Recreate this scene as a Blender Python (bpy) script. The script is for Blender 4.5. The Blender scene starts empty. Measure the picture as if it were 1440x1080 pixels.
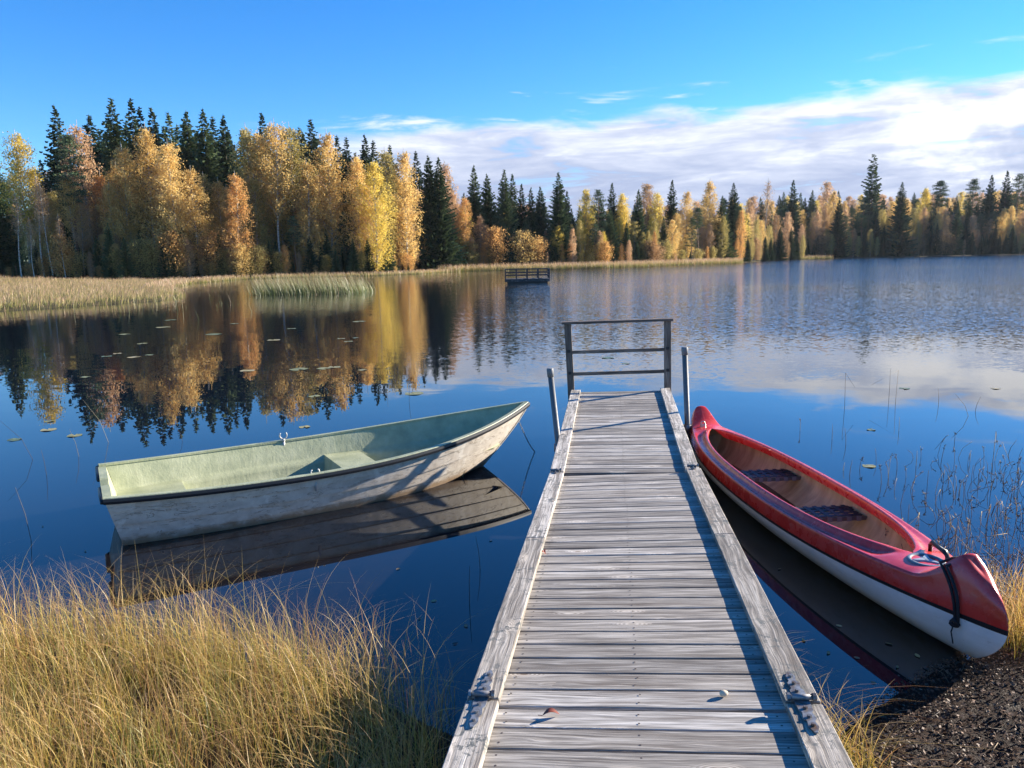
import bpy, math, random
import numpy as np
from mathutils import Matrix, Vector
PI = math.pi
rng = np.random.default_rng(7)
random.seed(7)
scene = bpy.context.scene
COL = scene.collection

# ---------------------------------------------------------------- camera
FPX, PITCH, ROLL, EYE = 1062.7, 0.16566, -0.01886, 2.2
def cam_axes():
    fwd = np.array([0, math.cos(PITCH), -math.sin(PITCH)]); up = np.array([0, math.sin(PITCH), math.cos(PITCH)])
    rt = np.array([1., 0, 0]); c, s = math.cos(ROLL), math.sin(ROLL)
    return c*rt+s*up, -s*rt+c*up, fwd
AX = cam_axes()
cd = bpy.data.cameras.new('camera'); cam = bpy.data.objects.new('camera', cd); COL.objects.link(cam)
cd.sensor_width = 36; cd.lens = FPX/1440*36; cd.clip_start = 0.05; cd.clip_end = 5000
m = Matrix.Identity(4)
for i in range(3):
    m[i][0] = AX[0][i]; m[i][1] = AX[1][i]; m[i][2] = -AX[2][i]
m[0][3], m[1][3], m[2][3] = 0, 0, EYE
cam.matrix_world = m
scene.camera = cam

# ---------------------------------------------------------------- sky, sun, exposure
SUN_AZ, SUN_EL = math.radians(67), math.radians(20)
scene.view_settings.view_transform = 'Standard'; scene.view_settings.look = 'None'
scene.view_settings.exposure = 1.5; scene.view_settings.gamma = 1
class NT:
    """small helper around a node tree"""
    def __init__(s, tree): s.t = tree; s.n = tree.nodes; s.l = tree.links
    def node(s, typ, **kw):
        nd = s.n.new(typ)
        for k, v in kw.items(): setattr(nd, k, v)
        return nd
    def put(s, sock, v):
        if isinstance(v, bpy.types.NodeSocket): s.l.new(v, sock)
        elif v is not None:
            try: sock.default_value = v
            except Exception: sock.default_value = tuple(v)+(1,)
    def math(s, op, a, b=None, c=None, clamp=False):
        nd = s.node('ShaderNodeMath', operation=op, use_clamp=clamp)
        s.put(nd.inputs[0], a)
        if b is not None: s.put(nd.inputs[1], b)
        if c is not None: s.put(nd.inputs[2], c)
        return nd.outputs[0]
    def comb(s, x, y, z):
        nd = s.node('ShaderNodeCombineXYZ')
        s.put(nd.inputs[0], x); s.put(nd.inputs[1], y); s.put(nd.inputs[2], z); return nd.outputs[0]
    def sep(s, v):
        nd = s.node('ShaderNodeSeparateXYZ'); s.put(nd.inputs[0], v); return nd.outputs
    def noise(s, vec, scale=1, detail=3, rough=.5, dist=0, out=0):
        nd = s.node('ShaderNodeTexNoise'); s.put(nd.inputs['Vector'], vec)
        nd.inputs['Scale'].default_value = scale; nd.inputs['Detail'].default_value = detail
        nd.inputs['Roughness'].default_value = rough; nd.inputs['Distortion'].default_value = dist
        return nd.outputs[out]
    def ramp(s, fac, stops):
        nd = s.node('ShaderNodeValToRGB'); s.put(nd.inputs[0], fac); e = nd.color_ramp.elements
        while len(e) < len(stops): e.new(.5)
        for el, (p, c) in zip(e, stops):
            el.position = p; el.color = tuple(c)+(1,) if len(c) == 3 else c
        return nd.outputs[0]
    def smooth(s, v, a, b, lo=0, hi=1):
        nd = s.node('ShaderNodeMapRange', interpolation_type='SMOOTHSTEP'); s.put(nd.inputs[0], v)
        nd.inputs[1].default_value = a; nd.inputs[2].default_value = b; nd.inputs[3].default_value = lo; nd.inputs[4].default_value = hi
        return nd.outputs[0]
    def mix(s, f, a, b, mode='MIX'):
        nd = s.node('ShaderNodeMix', data_type='RGBA', blend_type=mode)
        s.put(nd.inputs[0], f); s.put(nd.inputs[6], a); s.put(nd.inputs[7], b); return nd.outputs[2]
w = bpy.data.worlds.new('World'); scene.world = w; w.use_nodes = True
N = NT(w.node_tree); N.n.clear()
sky = N.node('ShaderNodeTexSky', sky_type='NISHITA'); sky.sun_disc = False
sky.sun_elevation = SUN_EL; sky.sun_rotation = SUN_AZ; sky.altitude = 200; sky.air_density = 1.0; sky.dust_density = 0.0; sky.ozone_density = 3.5
hs = N.node('ShaderNodeHueSaturation'); hs.inputs['Saturation'].default_value = 1.3; hs.inputs['Value'].default_value = 1.0
N.l.new(sky.outputs[0], hs.inputs['Color'])
bg = N.node('ShaderNodeBackground'); N.l.new(N.mix(1., hs.outputs[0], (.74, .90, 1.12, 1), 'MULTIPLY'), bg.inputs[0]); bg.inputs[1].default_value = 0.080
tc = N.node('ShaderNodeTexCoord'); D = tc.outputs['Generated']; dx, dy, dz = N.sep(D)
flat = N.comb(dx, dy, N.math('MULTIPLY', dz, 4.2))
n1 = N.noise(flat, 7, 6, .55, .3); n2 = N.noise(flat, 2.6, 3, .5); n3 = N.noise(N.comb(dx, dy, N.math('MULTIPLY', dz, 6.0)), 7.5, 6, .6, .35)
edge = N.math('MULTIPLY_ADD', dx, .055, .160)
edge = N.math('ADD', edge, N.math('MULTIPLY', N.math('SUBTRACT', n1, .5), .075))
edge = N.math('ADD', edge, N.math('MULTIPLY', N.math('SUBTRACT', n2, .5), .05))
below = N.smooth(N.math('SUBTRACT', edge, dz), -.006, .016)
side = N.smooth(N.math('ADD', dx, N.math('MULTIPLY', n2, .12)), -.30, -.06)
front = N.smooth(dy, .05, .3)
wisp = N.smooth(N.math('ADD', n3, N.math('MULTIPLY', N.math('SUBTRACT', edge, dz), 3.0)), .50, .72, 0, .75)
wisp = N.math('MULTIPLY', wisp, N.smooth(dz, .30, .20))
gap = N.smooth(n3, .30, .42, .55, 1)
cm = N.math('MAXIMUM', N.math('MULTIPLY', below, gap), wisp)
cm = N.math('MULTIPLY', N.math('MULTIPLY', cm, side), front)
puff = N.noise(N.comb(dx, dy, N.math('MULTIPLY', dz, 2.2)), 9, 6, .55, .2)
lit = N.math('ADD', N.math('MULTIPLY', n3, .9), N.math('MULTIPLY', N.math('SUBTRACT', dz, .11), 2.6))
lit = N.math('ADD', lit, N.math('MULTIPLY', N.math('MULTIPLY', N.smooth(dx, .25, .5), N.smooth(puff, .42, .62)), .26))
cc = N.ramp(lit, [(.34, (.40, .47, .66)), (.50, (.56, .62, .78)), (.63, (.78, .82, .92)), (.80, (.97, .97, .99))])
cb = N.node('ShaderNodeBackground'); N.l.new(cc, cb.inputs[0]); cb.inputs[1].default_value = 0.44
mx = N.node('ShaderNodeMixShader'); N.l.new(cm, mx.inputs[0]); N.l.new(bg.outputs[0], mx.inputs[1]); N.l.new(cb.outputs[0], mx.inputs[2])
wo = N.node('ShaderNodeOutputWorld'); N.l.new(mx.outputs[0], wo.inputs[0])
sl = bpy.data.lights.new('sun', 'SUN'); sl.energy = 5.0; sl.angle = math.radians(.55); sl.color = (1, .90, .76)
so = bpy.data.objects.new('sun', sl); COL.objects.link(so)
sd = Vector((math.sin(SUN_AZ)*math.cos(SUN_EL), math.cos(SUN_AZ)*math.cos(SUN_EL), math.sin(SUN_EL)))
so.rotation_euler = sd.to_track_quat('Z', 'Y').to_euler(); so.location = (30, 20, 30)

# ---------------------------------------------------------------- helpers
def ray(x, y):
    v = AX[0]*(x-720)/FPX - AX[1]*(y-540)/FPX + AX[2]; return v
def at(x, y, z=0.):                       # photo pixel -> point at height z
    v = ray(x, y); t = (z-EYE)/v[2]; return np.array([0, 0, EYE])+v*t
def atY(x, y, Y): v = ray(x, y); return np.array([0, 0, EYE])+v*(Y/v[1])
def unit(v): v = np.asarray(v, float); return v/np.linalg.norm(v)

class MB:
    """mesh builder: verts, quads/tris, per-face uv + rnd + material index"""
    def __init__(s): s.v = []; s.f = []; s.uv = []; s.r = []; s.mi = []; s.sm = []; s.n = 0
    def add(s, V, F, uv=None, rnd=0., mi=0, smooth=False):
        V = np.asarray(V, float).reshape(-1, 3); s.v.append(V)
        for k, f in enumerate(F):
            s.f.append(tuple(int(i)+s.n for i in f))
            s.uv.append(uv[k] if uv is not None else [(0., 0.)]*len(f))
            s.r.append(rnd); s.mi.append(mi); s.sm.append(smooth)
        s.n += len(V); return s
    def box(s, o, ax, ay, az, rnd=0., mi=0, bev=0.):
        """box from corner o with edge vectors; uv: u along the longest edge in metres"""
        o, ax, ay, az = [np.asarray(q, float) for q in (o, ax, ay, az)]
        if bev:
            return s.bevbox(o, ax, ay, az, rnd, mi, bev)
        V = [o+i*ax+j*ay+k*az for k in (0, 1) for j in (0, 1) for i in (0, 1)]
        F = [(0, 2, 3, 1), (4, 5, 7, 6), (0, 1, 5, 4), (2, 6, 7, 3), (0, 4, 6, 2), (1, 3, 7, 5)]
        return s.add(V, F, s.boxuv(V, F, ax, ay, az, o), rnd, mi)
    def boxuv(s, V, F, ax, ay, az, o):
        es = sorted((ax, ay, az), key=lambda e: -np.linalg.norm(e)); L, W, T = [unit(e) for e in es]
        out = []
        for f in F:
            P = [np.asarray(V[i])-o for i in f]; n = np.cross(P[1]-P[0], P[2]-P[0]); n = n/(np.linalg.norm(n)+1e-12)
            second = W if abs(n@T) > .6 else T
            out.append([(float(p@L), float(p@second)) for p in P])
        return out
    def bevbox(s, o, ax, ay, az, rnd, mi, b):
        L = [np.linalg.norm(a) for a in (ax, ay, az)]; U = [a/l for a, l in zip((ax, ay, az), L)]
        V = []; idx = {}
        for i in (0, 1):
            for j in (0, 1):
                for k in (0, 1):
                    c = [i, j, k]
                    for d in range(3):       # vertex lying in the face whose normal is axis d
                        p = o.copy()
                        for e in range(3):
                            x = c[e]*L[e]
                            if e != d: x += b*(1-2*c[e])
                            p = p+U[e]*x
                        idx[(i, j, k, d)] = len(V); V.append(p)
        F = []
        def q(a): F.append(a)
        for d in range(3):
            e, g = [x for x in range(3) if x != d]
            for sd_ in (0, 1):
                ring = []
                for a, c in ((0, 0), (1, 0), (1, 1), (0, 1)):
                    k = [0, 0, 0]; k[d] = sd_; k[e] = a; k[g] = c; ring.append(idx[(*k, d)])
                F.append(ring)
        for d in range(3):                   # edges running along axis d
            e, g = [x for x in range(3) if x != d]
            for a in (0, 1):
                for c in (0, 1):
                    k0 = [0, 0, 0]; k0[e] = a; k0[g] = c; k1 = list(k0); k1[d] = 1
                    F.append([idx[(*k0, e)], idx[(*k1, e)], idx[(*k1, g)], idx[(*k0, g)]])
        for i in (0, 1):
            for j in (0, 1):
                for k in (0, 1): F.append([idx[(i, j, k, 0)], idx[(i, j, k, 1)], idx[(i, j, k, 2)]])
        cen = o+(ax+ay+az)/2; FF = []
        for f in F:
            P = [V[i] for i in f]; n = np.cross(P[1]-P[0], P[2]-P[0])
            FF.append(f if n@(sum(P)/len(P)-cen) > 0 else f[::-1])
        return s.add(V, FF, s.boxuv(V, FF, ax, ay, az, o), rnd, mi)
    def tube(s, pts, rad, n=8, caps=True, rnd=0., mi=0, smooth=True, flat=1.):
        pts = np.asarray(pts, float); K = len(pts); rad = np.broadcast_to(rad, (K,)).astype(float)
        T = np.gradient(pts, axis=0); T /= np.linalg.norm(T, axis=1)[:, None]+1e-12
        a = np.array([0, 0, 1.]) if abs(T[0][2]) < .8 else np.array([1., 0, 0]); V = []
        for p, t, r in zip(pts, T, rad):
            x = unit(np.cross(a, t)); y = np.cross(t, x); a = y if False else a
            for i in range(n):
                th = 2*PI*i/n; V.append(p+r*(math.cos(th)*x+flat*math.sin(th)*y))
        F = []; UV = []; ln = np.r_[0, np.cumsum(np.linalg.norm(np.diff(pts, axis=0), axis=1))]
        for k in range(K-1):
            for i in range(n):
                j = (i+1) % n; F.append((k*n+i, k*n+j, (k+1)*n+j, (k+1)*n+i))
                UV.append([(ln[k], i/n*.2), (ln[k], (i+1)/n*.2), (ln[k+1], (i+1)/n*.2), (ln[k+1], i/n*.2)])
        if caps:
            F.append(tuple(range(n))[::-1]); UV.append([(0, 0)]*n); F.append(tuple((K-1)*n+i for i in range(n))); UV.append([(0, 0)]*n)
        return s.add(V, F, UV, rnd, mi, smooth)
    def grid(s, P, wrapu=False, rnd=0., mi=0, smooth=True, flip=False):
        """P: (A,B,3) grid"""
        A, B = P.shape[:2]; F = []; UV = []
        for a in range(A-1):
            for b in range(B-1 if not wrapu else B):
                c = (b+1) % B; f = (a*B+b, a*B+c, (a+1)*B+c, (a+1)*B+b)
                F.append(f[::-1] if flip else f); u = [(a/A, b/B), (a/A, (b+1)/B), ((a+1)/A, (b+1)/B), ((a+1)/A, b/B)]
                UV.append(u[::-1] if flip else u)
        return s.add(P.reshape(-1, 3), F, UV, rnd, mi, smooth)
    def mesh(s, name, mats):
        me = bpy.data.meshes.new(name); V = np.concatenate(s.v)
        me.from_pydata(V.tolist(), [], s.f)
        uv = me.uv_layers.new(name='UVMap'); flat = np.array([c for f in s.uv for c in f], dtype=np.float32)
        uv.data.foreach_set('uv', flat.ravel())
        at_ = me.attributes.new('rnd', 'FLOAT', 'FACE'); at_.data.foreach_set('value', np.array(s.r, dtype=np.float32))
        for mt in (mats if isinstance(mats, (list, tuple)) else [mats]): me.materials.append(mt)
        me.polygons.foreach_set('material_index', np.array(s.mi, dtype=np.int32))
        me.polygons.foreach_set('use_smooth', np.array(s.sm, dtype=bool)); me.update(); return me
    def build(s, name, mats, parent=None, rel=False):
        if rel: s.v = [v-np.array(parent.location) for v in s.v]
        o = bpy.data.objects.new(name, s.mesh(name, mats)); COL.objects.link(o)
        if parent is not None: o.parent = parent
        return o
def fastmesh(name, V, F, mats, rnd=None, uv=None, smooth=False, k=4):
    """arrays: V (n,3), F (m,k)"""
    me = bpy.data.meshes.new(name); V = np.asarray(V, np.float32); F = np.asarray(F, np.int32); mN = len(F)
    me.vertices.add(len(V)); me.vertices.foreach_set('co', V.ravel())
    me.loops.add(mN*k); me.loops.foreach_set('vertex_index', F.ravel())
    me.polygons.add(mN); me.polygons.foreach_set('loop_start', np.arange(0, mN*k, k, dtype=np.int32))
    try: me.polygons.foreach_set('loop_total', np.full(mN, k, np.int32))
    except Exception: pass
    me.polygons.foreach_set('use_smooth', np.full(mN, smooth))
    if rnd is not None:
        a = me.attributes.new('rnd', 'FLOAT', 'FACE'); a.data.foreach_set('value', np.asarray(rnd, np.float32))
    if uv is not None:
        u = me.uv_layers.new(name='UVMap'); u.data.foreach_set('uv', np.asarray(uv, np.float32).ravel())
    for mt in (mats if isinstance(mats, (list, tuple)) else [mats]): me.materials.append(mt)
    me.update(calc_edges=True); me.validate(); return me
def obj(name, me, parent=None, loc=None):
    o = bpy.data.objects.new(name, me); COL.objects.link(o)
    if parent is not None: o.parent = parent
    if loc is not None: o.location = loc
    return o
def tag(o, label=None, cat=None, group=None, kind=None):
    if label: o['label'] = label
    if cat: o['category'] = cat
    if group: o['group'] = group
    if kind: o['kind'] = kind
    return o
def empty(name, loc=(0, 0, 0), rot=(0, 0, 0)):
    o = bpy.data.objects.new(name, None); COL.objects.link(o); o.location = loc; o.rotation_euler = rot; o.empty_display_size = .2; return o
def child(o, parent):
    """parent keeping world coordinates (parent is an untransformed or placed empty)"""
    o.parent = parent; o.matrix_parent_inverse = parent_inv(parent); return o
def parent_inv(p):
    return (Matrix.LocRotScale(p.location, p.rotation_euler, p.scale)).inverted()

# ---------------------------------------------------------------- materials
MAT = {}
def material(name, fn):
    if name in MAT: return MAT[name]
    mt = bpy.data.materials.new(name); mt.use_nodes = True; T = NT(mt.node_tree); T.n.clear()
    out = T.node('ShaderNodeOutputMaterial'); sh = fn(T); T.l.new(sh, out.inputs[0]); MAT[name] = mt; return mt
def principled(T, base, rough=.6, bump=None, bdist=.01, bstr=1., spec=.5, metal=0., coat=0., ior=None, coatr=.05):
    p = T.node('ShaderNodeBsdfPrincipled'); T.put(p.inputs['Base Color'], base); T.put(p.inputs['Roughness'], rough)
    T.put(p.inputs['Metallic'], metal); p.inputs['Specular IOR Level'].default_value = spec; p.inputs['Coat Weight'].default_value = coat
    p.inputs['Coat Roughness'].default_value = coatr
    if ior: p.inputs['IOR'].default_value = ior
    if bump is not None:
        b = T.node('ShaderNodeBump'); T.put(b.inputs['Height'], bump); b.inputs['Distance'].default_value = bdist; b.inputs['Strength'].default_value = bstr
        T.l.new(b.outputs[0], p.inputs['Normal'])
    return p.outputs[0]
def objco(T): return T.node('ShaderNodeTexCoord').outputs['Object']
def attr(T, n='rnd'): return T.node('ShaderNodeAttribute', attribute_name=n).outputs['Fac']
def uvs(T): return T.node('ShaderNodeTexCoord').outputs['UV']

def wood(tint=(1, 1, 1), dark=1., lichen=0.):
    def fn(T):
        u, v, _ = T.sep(uvs(T)); r = attr(T); ro = T.math('MULTIPLY', r, 37.)
        warp = T.noise(T.comb(T.math('MULTIPLY', u, 2.5), T.math('MULTIPLY', v, 14), ro), 1, 2, .5)
        v2 = T.math('MULTIPLY_ADD', T.math('SUBTRACT', warp, .5), .05, v)
        # knots: sparse cells, grain bends round them
        vo = T.node('ShaderNodeTexVoronoi'); T.put(vo.inputs['Vector'], T.comb(T.math('MULTIPLY', u, 3.1), T.math('MULTIPLY', v, 9.5), ro)); vo.inputs['Scale'].default_value = 1.
        kd = vo.outputs['Distance']; kn = T.math('MULTIPLY', T.smooth(kd, .36, .10), T.smooth(T.sep(vo.outputs['Color'])[0], .36, .42))
        v3 = T.math('ADD', v2, T.math('MULTIPLY', kn, .02))
        g1 = T.noise(T.comb(T.math('MULTIPLY', u, 3.0), T.math('MULTIPLY', v3, 95), ro), 1, 4, .62)
        g2 = T.noise(T.comb(T.math('MULTIPLY', u, 9.0), T.math('MULTIPLY', v3, 330), ro), 1, 3, .6)
        st = T.noise(T.comb(T.math('MULTIPLY', u, 1.4), T.math('MULTIPLY', v3, 18), T.math('ADD', ro, 9)), 1, 4, .6)
        c = T.ramp(g1, [(.30, (.10*dark, .092*dark, .085*dark)), (.43, (.23*dark, .218*dark, .205*dark)), (.55, (.40*dark, .385*dark, .365*dark)), (.72, (.66*dark, .64*dark, .61*dark))])
        c = T.mix(T.smooth(g2, .36, .66, .38, 0), c, (.12*dark, .112*dark, .105*dark, 1))
        c = T.mix(T.smooth(st, .50, .66, 0, .60), c, (.125*dark, .105*dark, .09*dark, 1))
        c = T.mix(T.smooth(st, .44, .30, 0, .45), c, (.62*dark, .61*dark, .59*dark, 1))
        rings = T.math('SINE', T.math('MULTIPLY', kd, 120)); kc = T.ramp(T.math('MULTIPLY_ADD', rings, .25, .5), [(.2, (.22, .19, .16)), (.8, (.72, .69, .64))])
        c = T.mix(T.math('MULTIPLY', kn, .8), c, kc)
        core = T.math('MULTIPLY', T.smooth(kd, .085, .05), T.smooth(T.sep(vo.outputs['Color'])[0], .36, .42)); c = T.mix(core, c, (.16, .115, .08, 1))
        tone = T.node('ShaderNodeTexWhiteNoise', noise_dimensions='1D'); T.put(tone.inputs['W'], r); tv = tone.outputs['Value']
        c = T.mix(1., c, T.ramp(tv, [(0, (.62, .61, .60)), (.5, (.92, .89, .85)), (1, (1.15, 1.15, 1.15))]), 'MULTIPLY')
        c = T.mix(1., c, tuple(tint)+(1,), 'MULTIPLY')
        if lichen:
            o = objco(T); ln = T.noise(o, 30, 6, .7); l2 = T.noise(o, 6.5, 3, .5)
            mk = T.math('MULTIPLY', T.smooth(ln, .50, .57), T.smooth(l2, .42, .60, 0, lichen)); c = T.mix(mk, c, (.095, .105, .10, 1))
        hgt = T.math('ADD', T.math('MULTIPLY', g1, .6), T.math('MULTIPLY', g2, .35)); hgt = T.math('ADD', hgt, T.math('MULTIPLY', kn, .4))
        return principled(T, c, .78, hgt, .0045, .9, spec=.35)
    return fn
M_board = material('weathered_boards', wood((1.06, 1.03, .98))); M_kerb = material('weathered_kerb', wood((1.28, 1.22, 1.12), 1., .9))
M_rail = material('dark_rail_wood', wood((.72, .60, .52), .90)); M_under = material('dark_joist', wood((.5, .45, .4), .5))
def metal(c, rough, m_=1., bump=True):
    def fn(T):
        n = T.noise(objco(T), 40, 4, .6); cc = T.mix(T.smooth(n, .3, .75), tuple(x*.7 for x in c)+(1,), tuple(c)+(1,))
        return principled(T, cc, T.smooth(n, .2, .8, rough-.1, rough+.15), n, .001, .5, metal=m_)
    return fn
M_galv = material('galvanised_steel', metal((.15, .155, .16), .55, .3)); M_cap = material('grey_cap_plastic', metal((.20, .21, .22), .6, 0.))
def hinge_m(T):
    n = T.noise(objco(T), 28, 4, .6); c = T.ramp(n, [(.35, (.30, .31, .32)), (.52, (.19, .19, .195)), (.68, (.13, .085, .06))])
    return principled(T, c, .5, n, .001, .4, metal=.55)
M_hinge = material('hinge_steel', hinge_m)
def plain(c, rough=.5, spec=.5, coat=0., metal_=0.):
    return lambda T: principled(T, tuple(c)+(1,), rough, spec=spec, coat=coat, metal=metal_)
M_blackrub = material('black_rubber', plain((.012, .013, .016), .45)); M_screw = material('screw_rust', plain((.05, .035, .03), .6))

def water_m(T):
    geo = T.node('ShaderNodeNewGeometry').outputs['Position']; x, y, z = T.sep(geo)
    big = T.noise(T.comb(T.math('MULTIPLY', x, .06), T.math('MULTIPLY', y, .10), 0), 1, 2, .5)
    d = T.math('ADD', y, T.math('MULTIPLY', T.math('SUBTRACT', big, .5), 14))
    right = T.smooth(T.math('SUBTRACT', x, T.math('MULTIPLY', y, .0)), -5, 8)
    m_r = T.smooth(d, 12.5, 24, 0, 1.45); m_l = T.smooth(d, 14, 40, 0, .16)
    mask = T.math('ADD', T.math('MULTIPLY', m_r, right), T.math('MULTIPLY', m_l, T.math('SUBTRACT', 1, right)))
    patch = T.noise(T.comb(T.math('MULTIPLY', x, .05), T.math('MULTIPLY', y, .035), 3), 1, 3, .6)
    mask = T.math('MULTIPLY', mask, T.smooth(y, 25, 110, 1, 1.9))
    mask = T.math('MULTIPLY', mask, T.smooth(patch, .25, .65, .55, 1.15))
    acc = None
    def slope(kx, ky, sz, detail, amp):
        c_ = T.noise(T.comb(T.math('MULTIPLY', x, kx), T.math('MULTIPLY', y, ky), sz), 1, detail, .55, .3, out=1)
        v = T.node('ShaderNodeVectorMath', operation='SUBTRACT'); T.put(v.inputs[0], c_); v.inputs[1].default_value = (.5, .5, .5)
        q = T.node('ShaderNodeVectorMath', operation='SCALE'); T.put(q.inputs[0], v.outputs[0]); T.put(q.inputs[3], amp); return q.outputs[0]
    far_ = T.math('MULTIPLY', mask, mask)
    parts = [slope(7.5, 12.0, 0, 3, T.math('MULTIPLY', mask, .50)), slope(19, 30, 5, 2, T.math('MULTIPLY', mask, .38)), slope(.9, 1.5, 9, 2, T.math('MULTIPLY_ADD', T.smooth(y, 7, 18), .020, .004))]
    tot = parts[0]
    for q in parts[1:]:
        ad = T.node('ShaderNodeVectorMath', operation='ADD'); T.put(ad.inputs[0], tot); T.put(ad.inputs[1], q); tot = ad.outputs[0]
    sx, sy, _ = T.sep(tot); nv = T.node('ShaderNodeVectorMath', operation='NORMALIZE'); T.put(nv.inputs[0], T.comb(T.math('MULTIPLY', sx, .55), sy, 1.))
    mud = T.noise(geo, 5, 4, .6)
    body = T.mix(T.smooth(y, 3, 9), T.ramp(mud, [(.3, (.006, .006, .007)), (.7, (.016, .011, .008))]), (.004, .008, .016, 1))
    p = T.node('ShaderNodeBsdfPrincipled'); T.put(p.inputs['Base Color'], body); p.inputs['Roughness'].default_value = .02
    T.put(p.inputs['Roughness'], T.math('MULTIPLY_ADD', mask, .012, .008)); p.inputs['IOR'].default_value = 1.62; T.l.new(nv.outputs[0], p.inputs['Normal'])
    return p.outputs[0]
M_water = material('lake_water', water_m)
def ground_m(T):
    g = T.node('ShaderNodeNewGeometry').outputs['Position']; x, y, z = T.sep(g); n = T.noise(g, 22, 6, .7); n2_ = T.noise(g, 3, 4, .6)
    near = T.ramp(n, [(.30, (.010, .006, .004)), (.5, (.032, .018, .012)), (.68, (.075, .042, .026)), (.8, (.12, .072, .046))])
    far = T.ramp(n2_, [(.35, (.05, .045, .02)), (.6, (.11, .09, .04))]); c = T.mix(T.smooth(y, 12, 25), near, far)
    return principled(T, c, T.smooth(n, .3, .7, .5, .95), n, .06, 1., spec=.12)
M_ground = material('peat_and_turf', ground_m)

# ---------------------------------------------------------------- lake outline and terrain
LAKE = np.array([(-60, 7), (-14, 4.9), (-8, 4.6), (-3.4, 4.35), (-2, 4.1), (-1.0, 3.75), (-.35, 3.25), (.2, 2.95), (1.0, 2.85), (1.30, 2.98), (1.53, 3.22), (1.92, 3.50),
    (2.22, 3.70), (2.58, 3.86), (2.95, 4.05), (3.6, 4.32), (6, 4.9), (15, 5.5), (60, 3), (200, -20), (420, 60), (400, 250), (330, 266), (174, 260), (112, 250), (97, 243), (80, 232), (66, 200), (52, 176), (34, 158),
    (17, 140), (0, 135), (-9, 131), (-14, 116), (-19, 109), (-30, 108), (-36, 101), (-36, 84), (-30, 66), (-23, 53), (-21.3, 46.5), (-23.5, 42), (-26, 38.5), (-33, 31), (-48, 23), (-80, 14)], float)
def sdist(X, Y):
    """signed distance to the lake outline, negative in the water"""
    P = np.stack([X, Y], -1); A = LAKE; B = np.roll(LAKE, -1, axis=0); best = np.full(X.shape, 1e9); inside = np.zeros(X.shape, bool)
    for a, b in zip(A, B):
        e = b-a; t = np.clip(((P-a)@e)/(e@e), 0, 1); q = P-(a+t[..., None]*e); best = np.minimum(best, (q**2).sum(-1))
        c = ((a[1] > P[..., 1]) != (b[1] > P[..., 1])); xi = (b[0]-a[0])*(P[..., 1]-a[1])/((b[1]-a[1]) if b[1] != a[1] else 1e-9)+a[0]
        inside ^= c & (P[..., 0] < xi)
    d = np.sqrt(best); return np.where(inside, -d, d)
def lump(X, Y): return np.sin(X*3.1+1)*np.sin(Y*2.7+2)*.5+np.sin(X*7.3+Y*2)*np.sin(Y*6.1-X)*.3
def height(X, Y):
    X = np.asarray(X, float); Y = np.asarray(Y, float); d = sdist(X, Y)
    near = np.hypot(X, Y) < 14
    up = np.where(near, .035+.10*(1-np.exp(-np.maximum(d, 0)/1.2)) + (.03*lump(X, Y)+.012*np.sin(X*23+Y*7)*np.sin(Y*19-X*5)+.010*np.sin(X*41-Y*17)*np.sin(Y*37+X*11))*np.clip(d*2, 0, 1), .12+.35*(1-np.exp(-np.maximum(d-3, 0)/12)))
    up = up*np.clip(d/.25, 0, 1)
    far = np.clip(d-14, 0, 400); east = 1/(1+np.exp(-(X-30)/25.)); up = up+np.where(near, 0, np.where(Y > 25, far*(.03+.055*east)*np.clip(1.2-far/260, .4, 1), 0))
    return np.where(d > 0, up, np.maximum(-1.8, .35*d))
def terrain():
    R_ = [0.01]
    while R_[-1] < 1400: R_.append(R_[-1]*(1.014 if R_[-1] < 6 else 1.035)+.012)
    R_ = np.array(R_); A_ = np.linspace(0, 2*PI, 420, endpoint=False); RR, AA = np.meshgrid(R_, A_, indexing='ij')
    X = RR*np.sin(AA); Y = RR*np.cos(AA)+.0; Z = height(X, Y); V = np.stack([X, Y, Z], -1).reshape(-1, 3); nr, na = RR.shape
    i = np.arange(nr-1)[:, None]*na; j = np.arange(na)[None, :]; k = (j+1) % na
    F = np.stack([i+j, i+na+j, i+na+k, i+k], -1).reshape(-1, 4)
    me = fastmesh('ground', V, F, M_ground, smooth=True)
    o = obj('ground', me); tag(o, kind='structure')
    return o
terrain()
wb = MB(); S_ = 700
wb.add([(-S_, -60, 0), (S_, -60, 0), (S_, S_, 0), (-S_, S_, 0)], [(0, 1, 2, 3)]); tag(wb.build('water', M_water), kind='structure')

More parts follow.
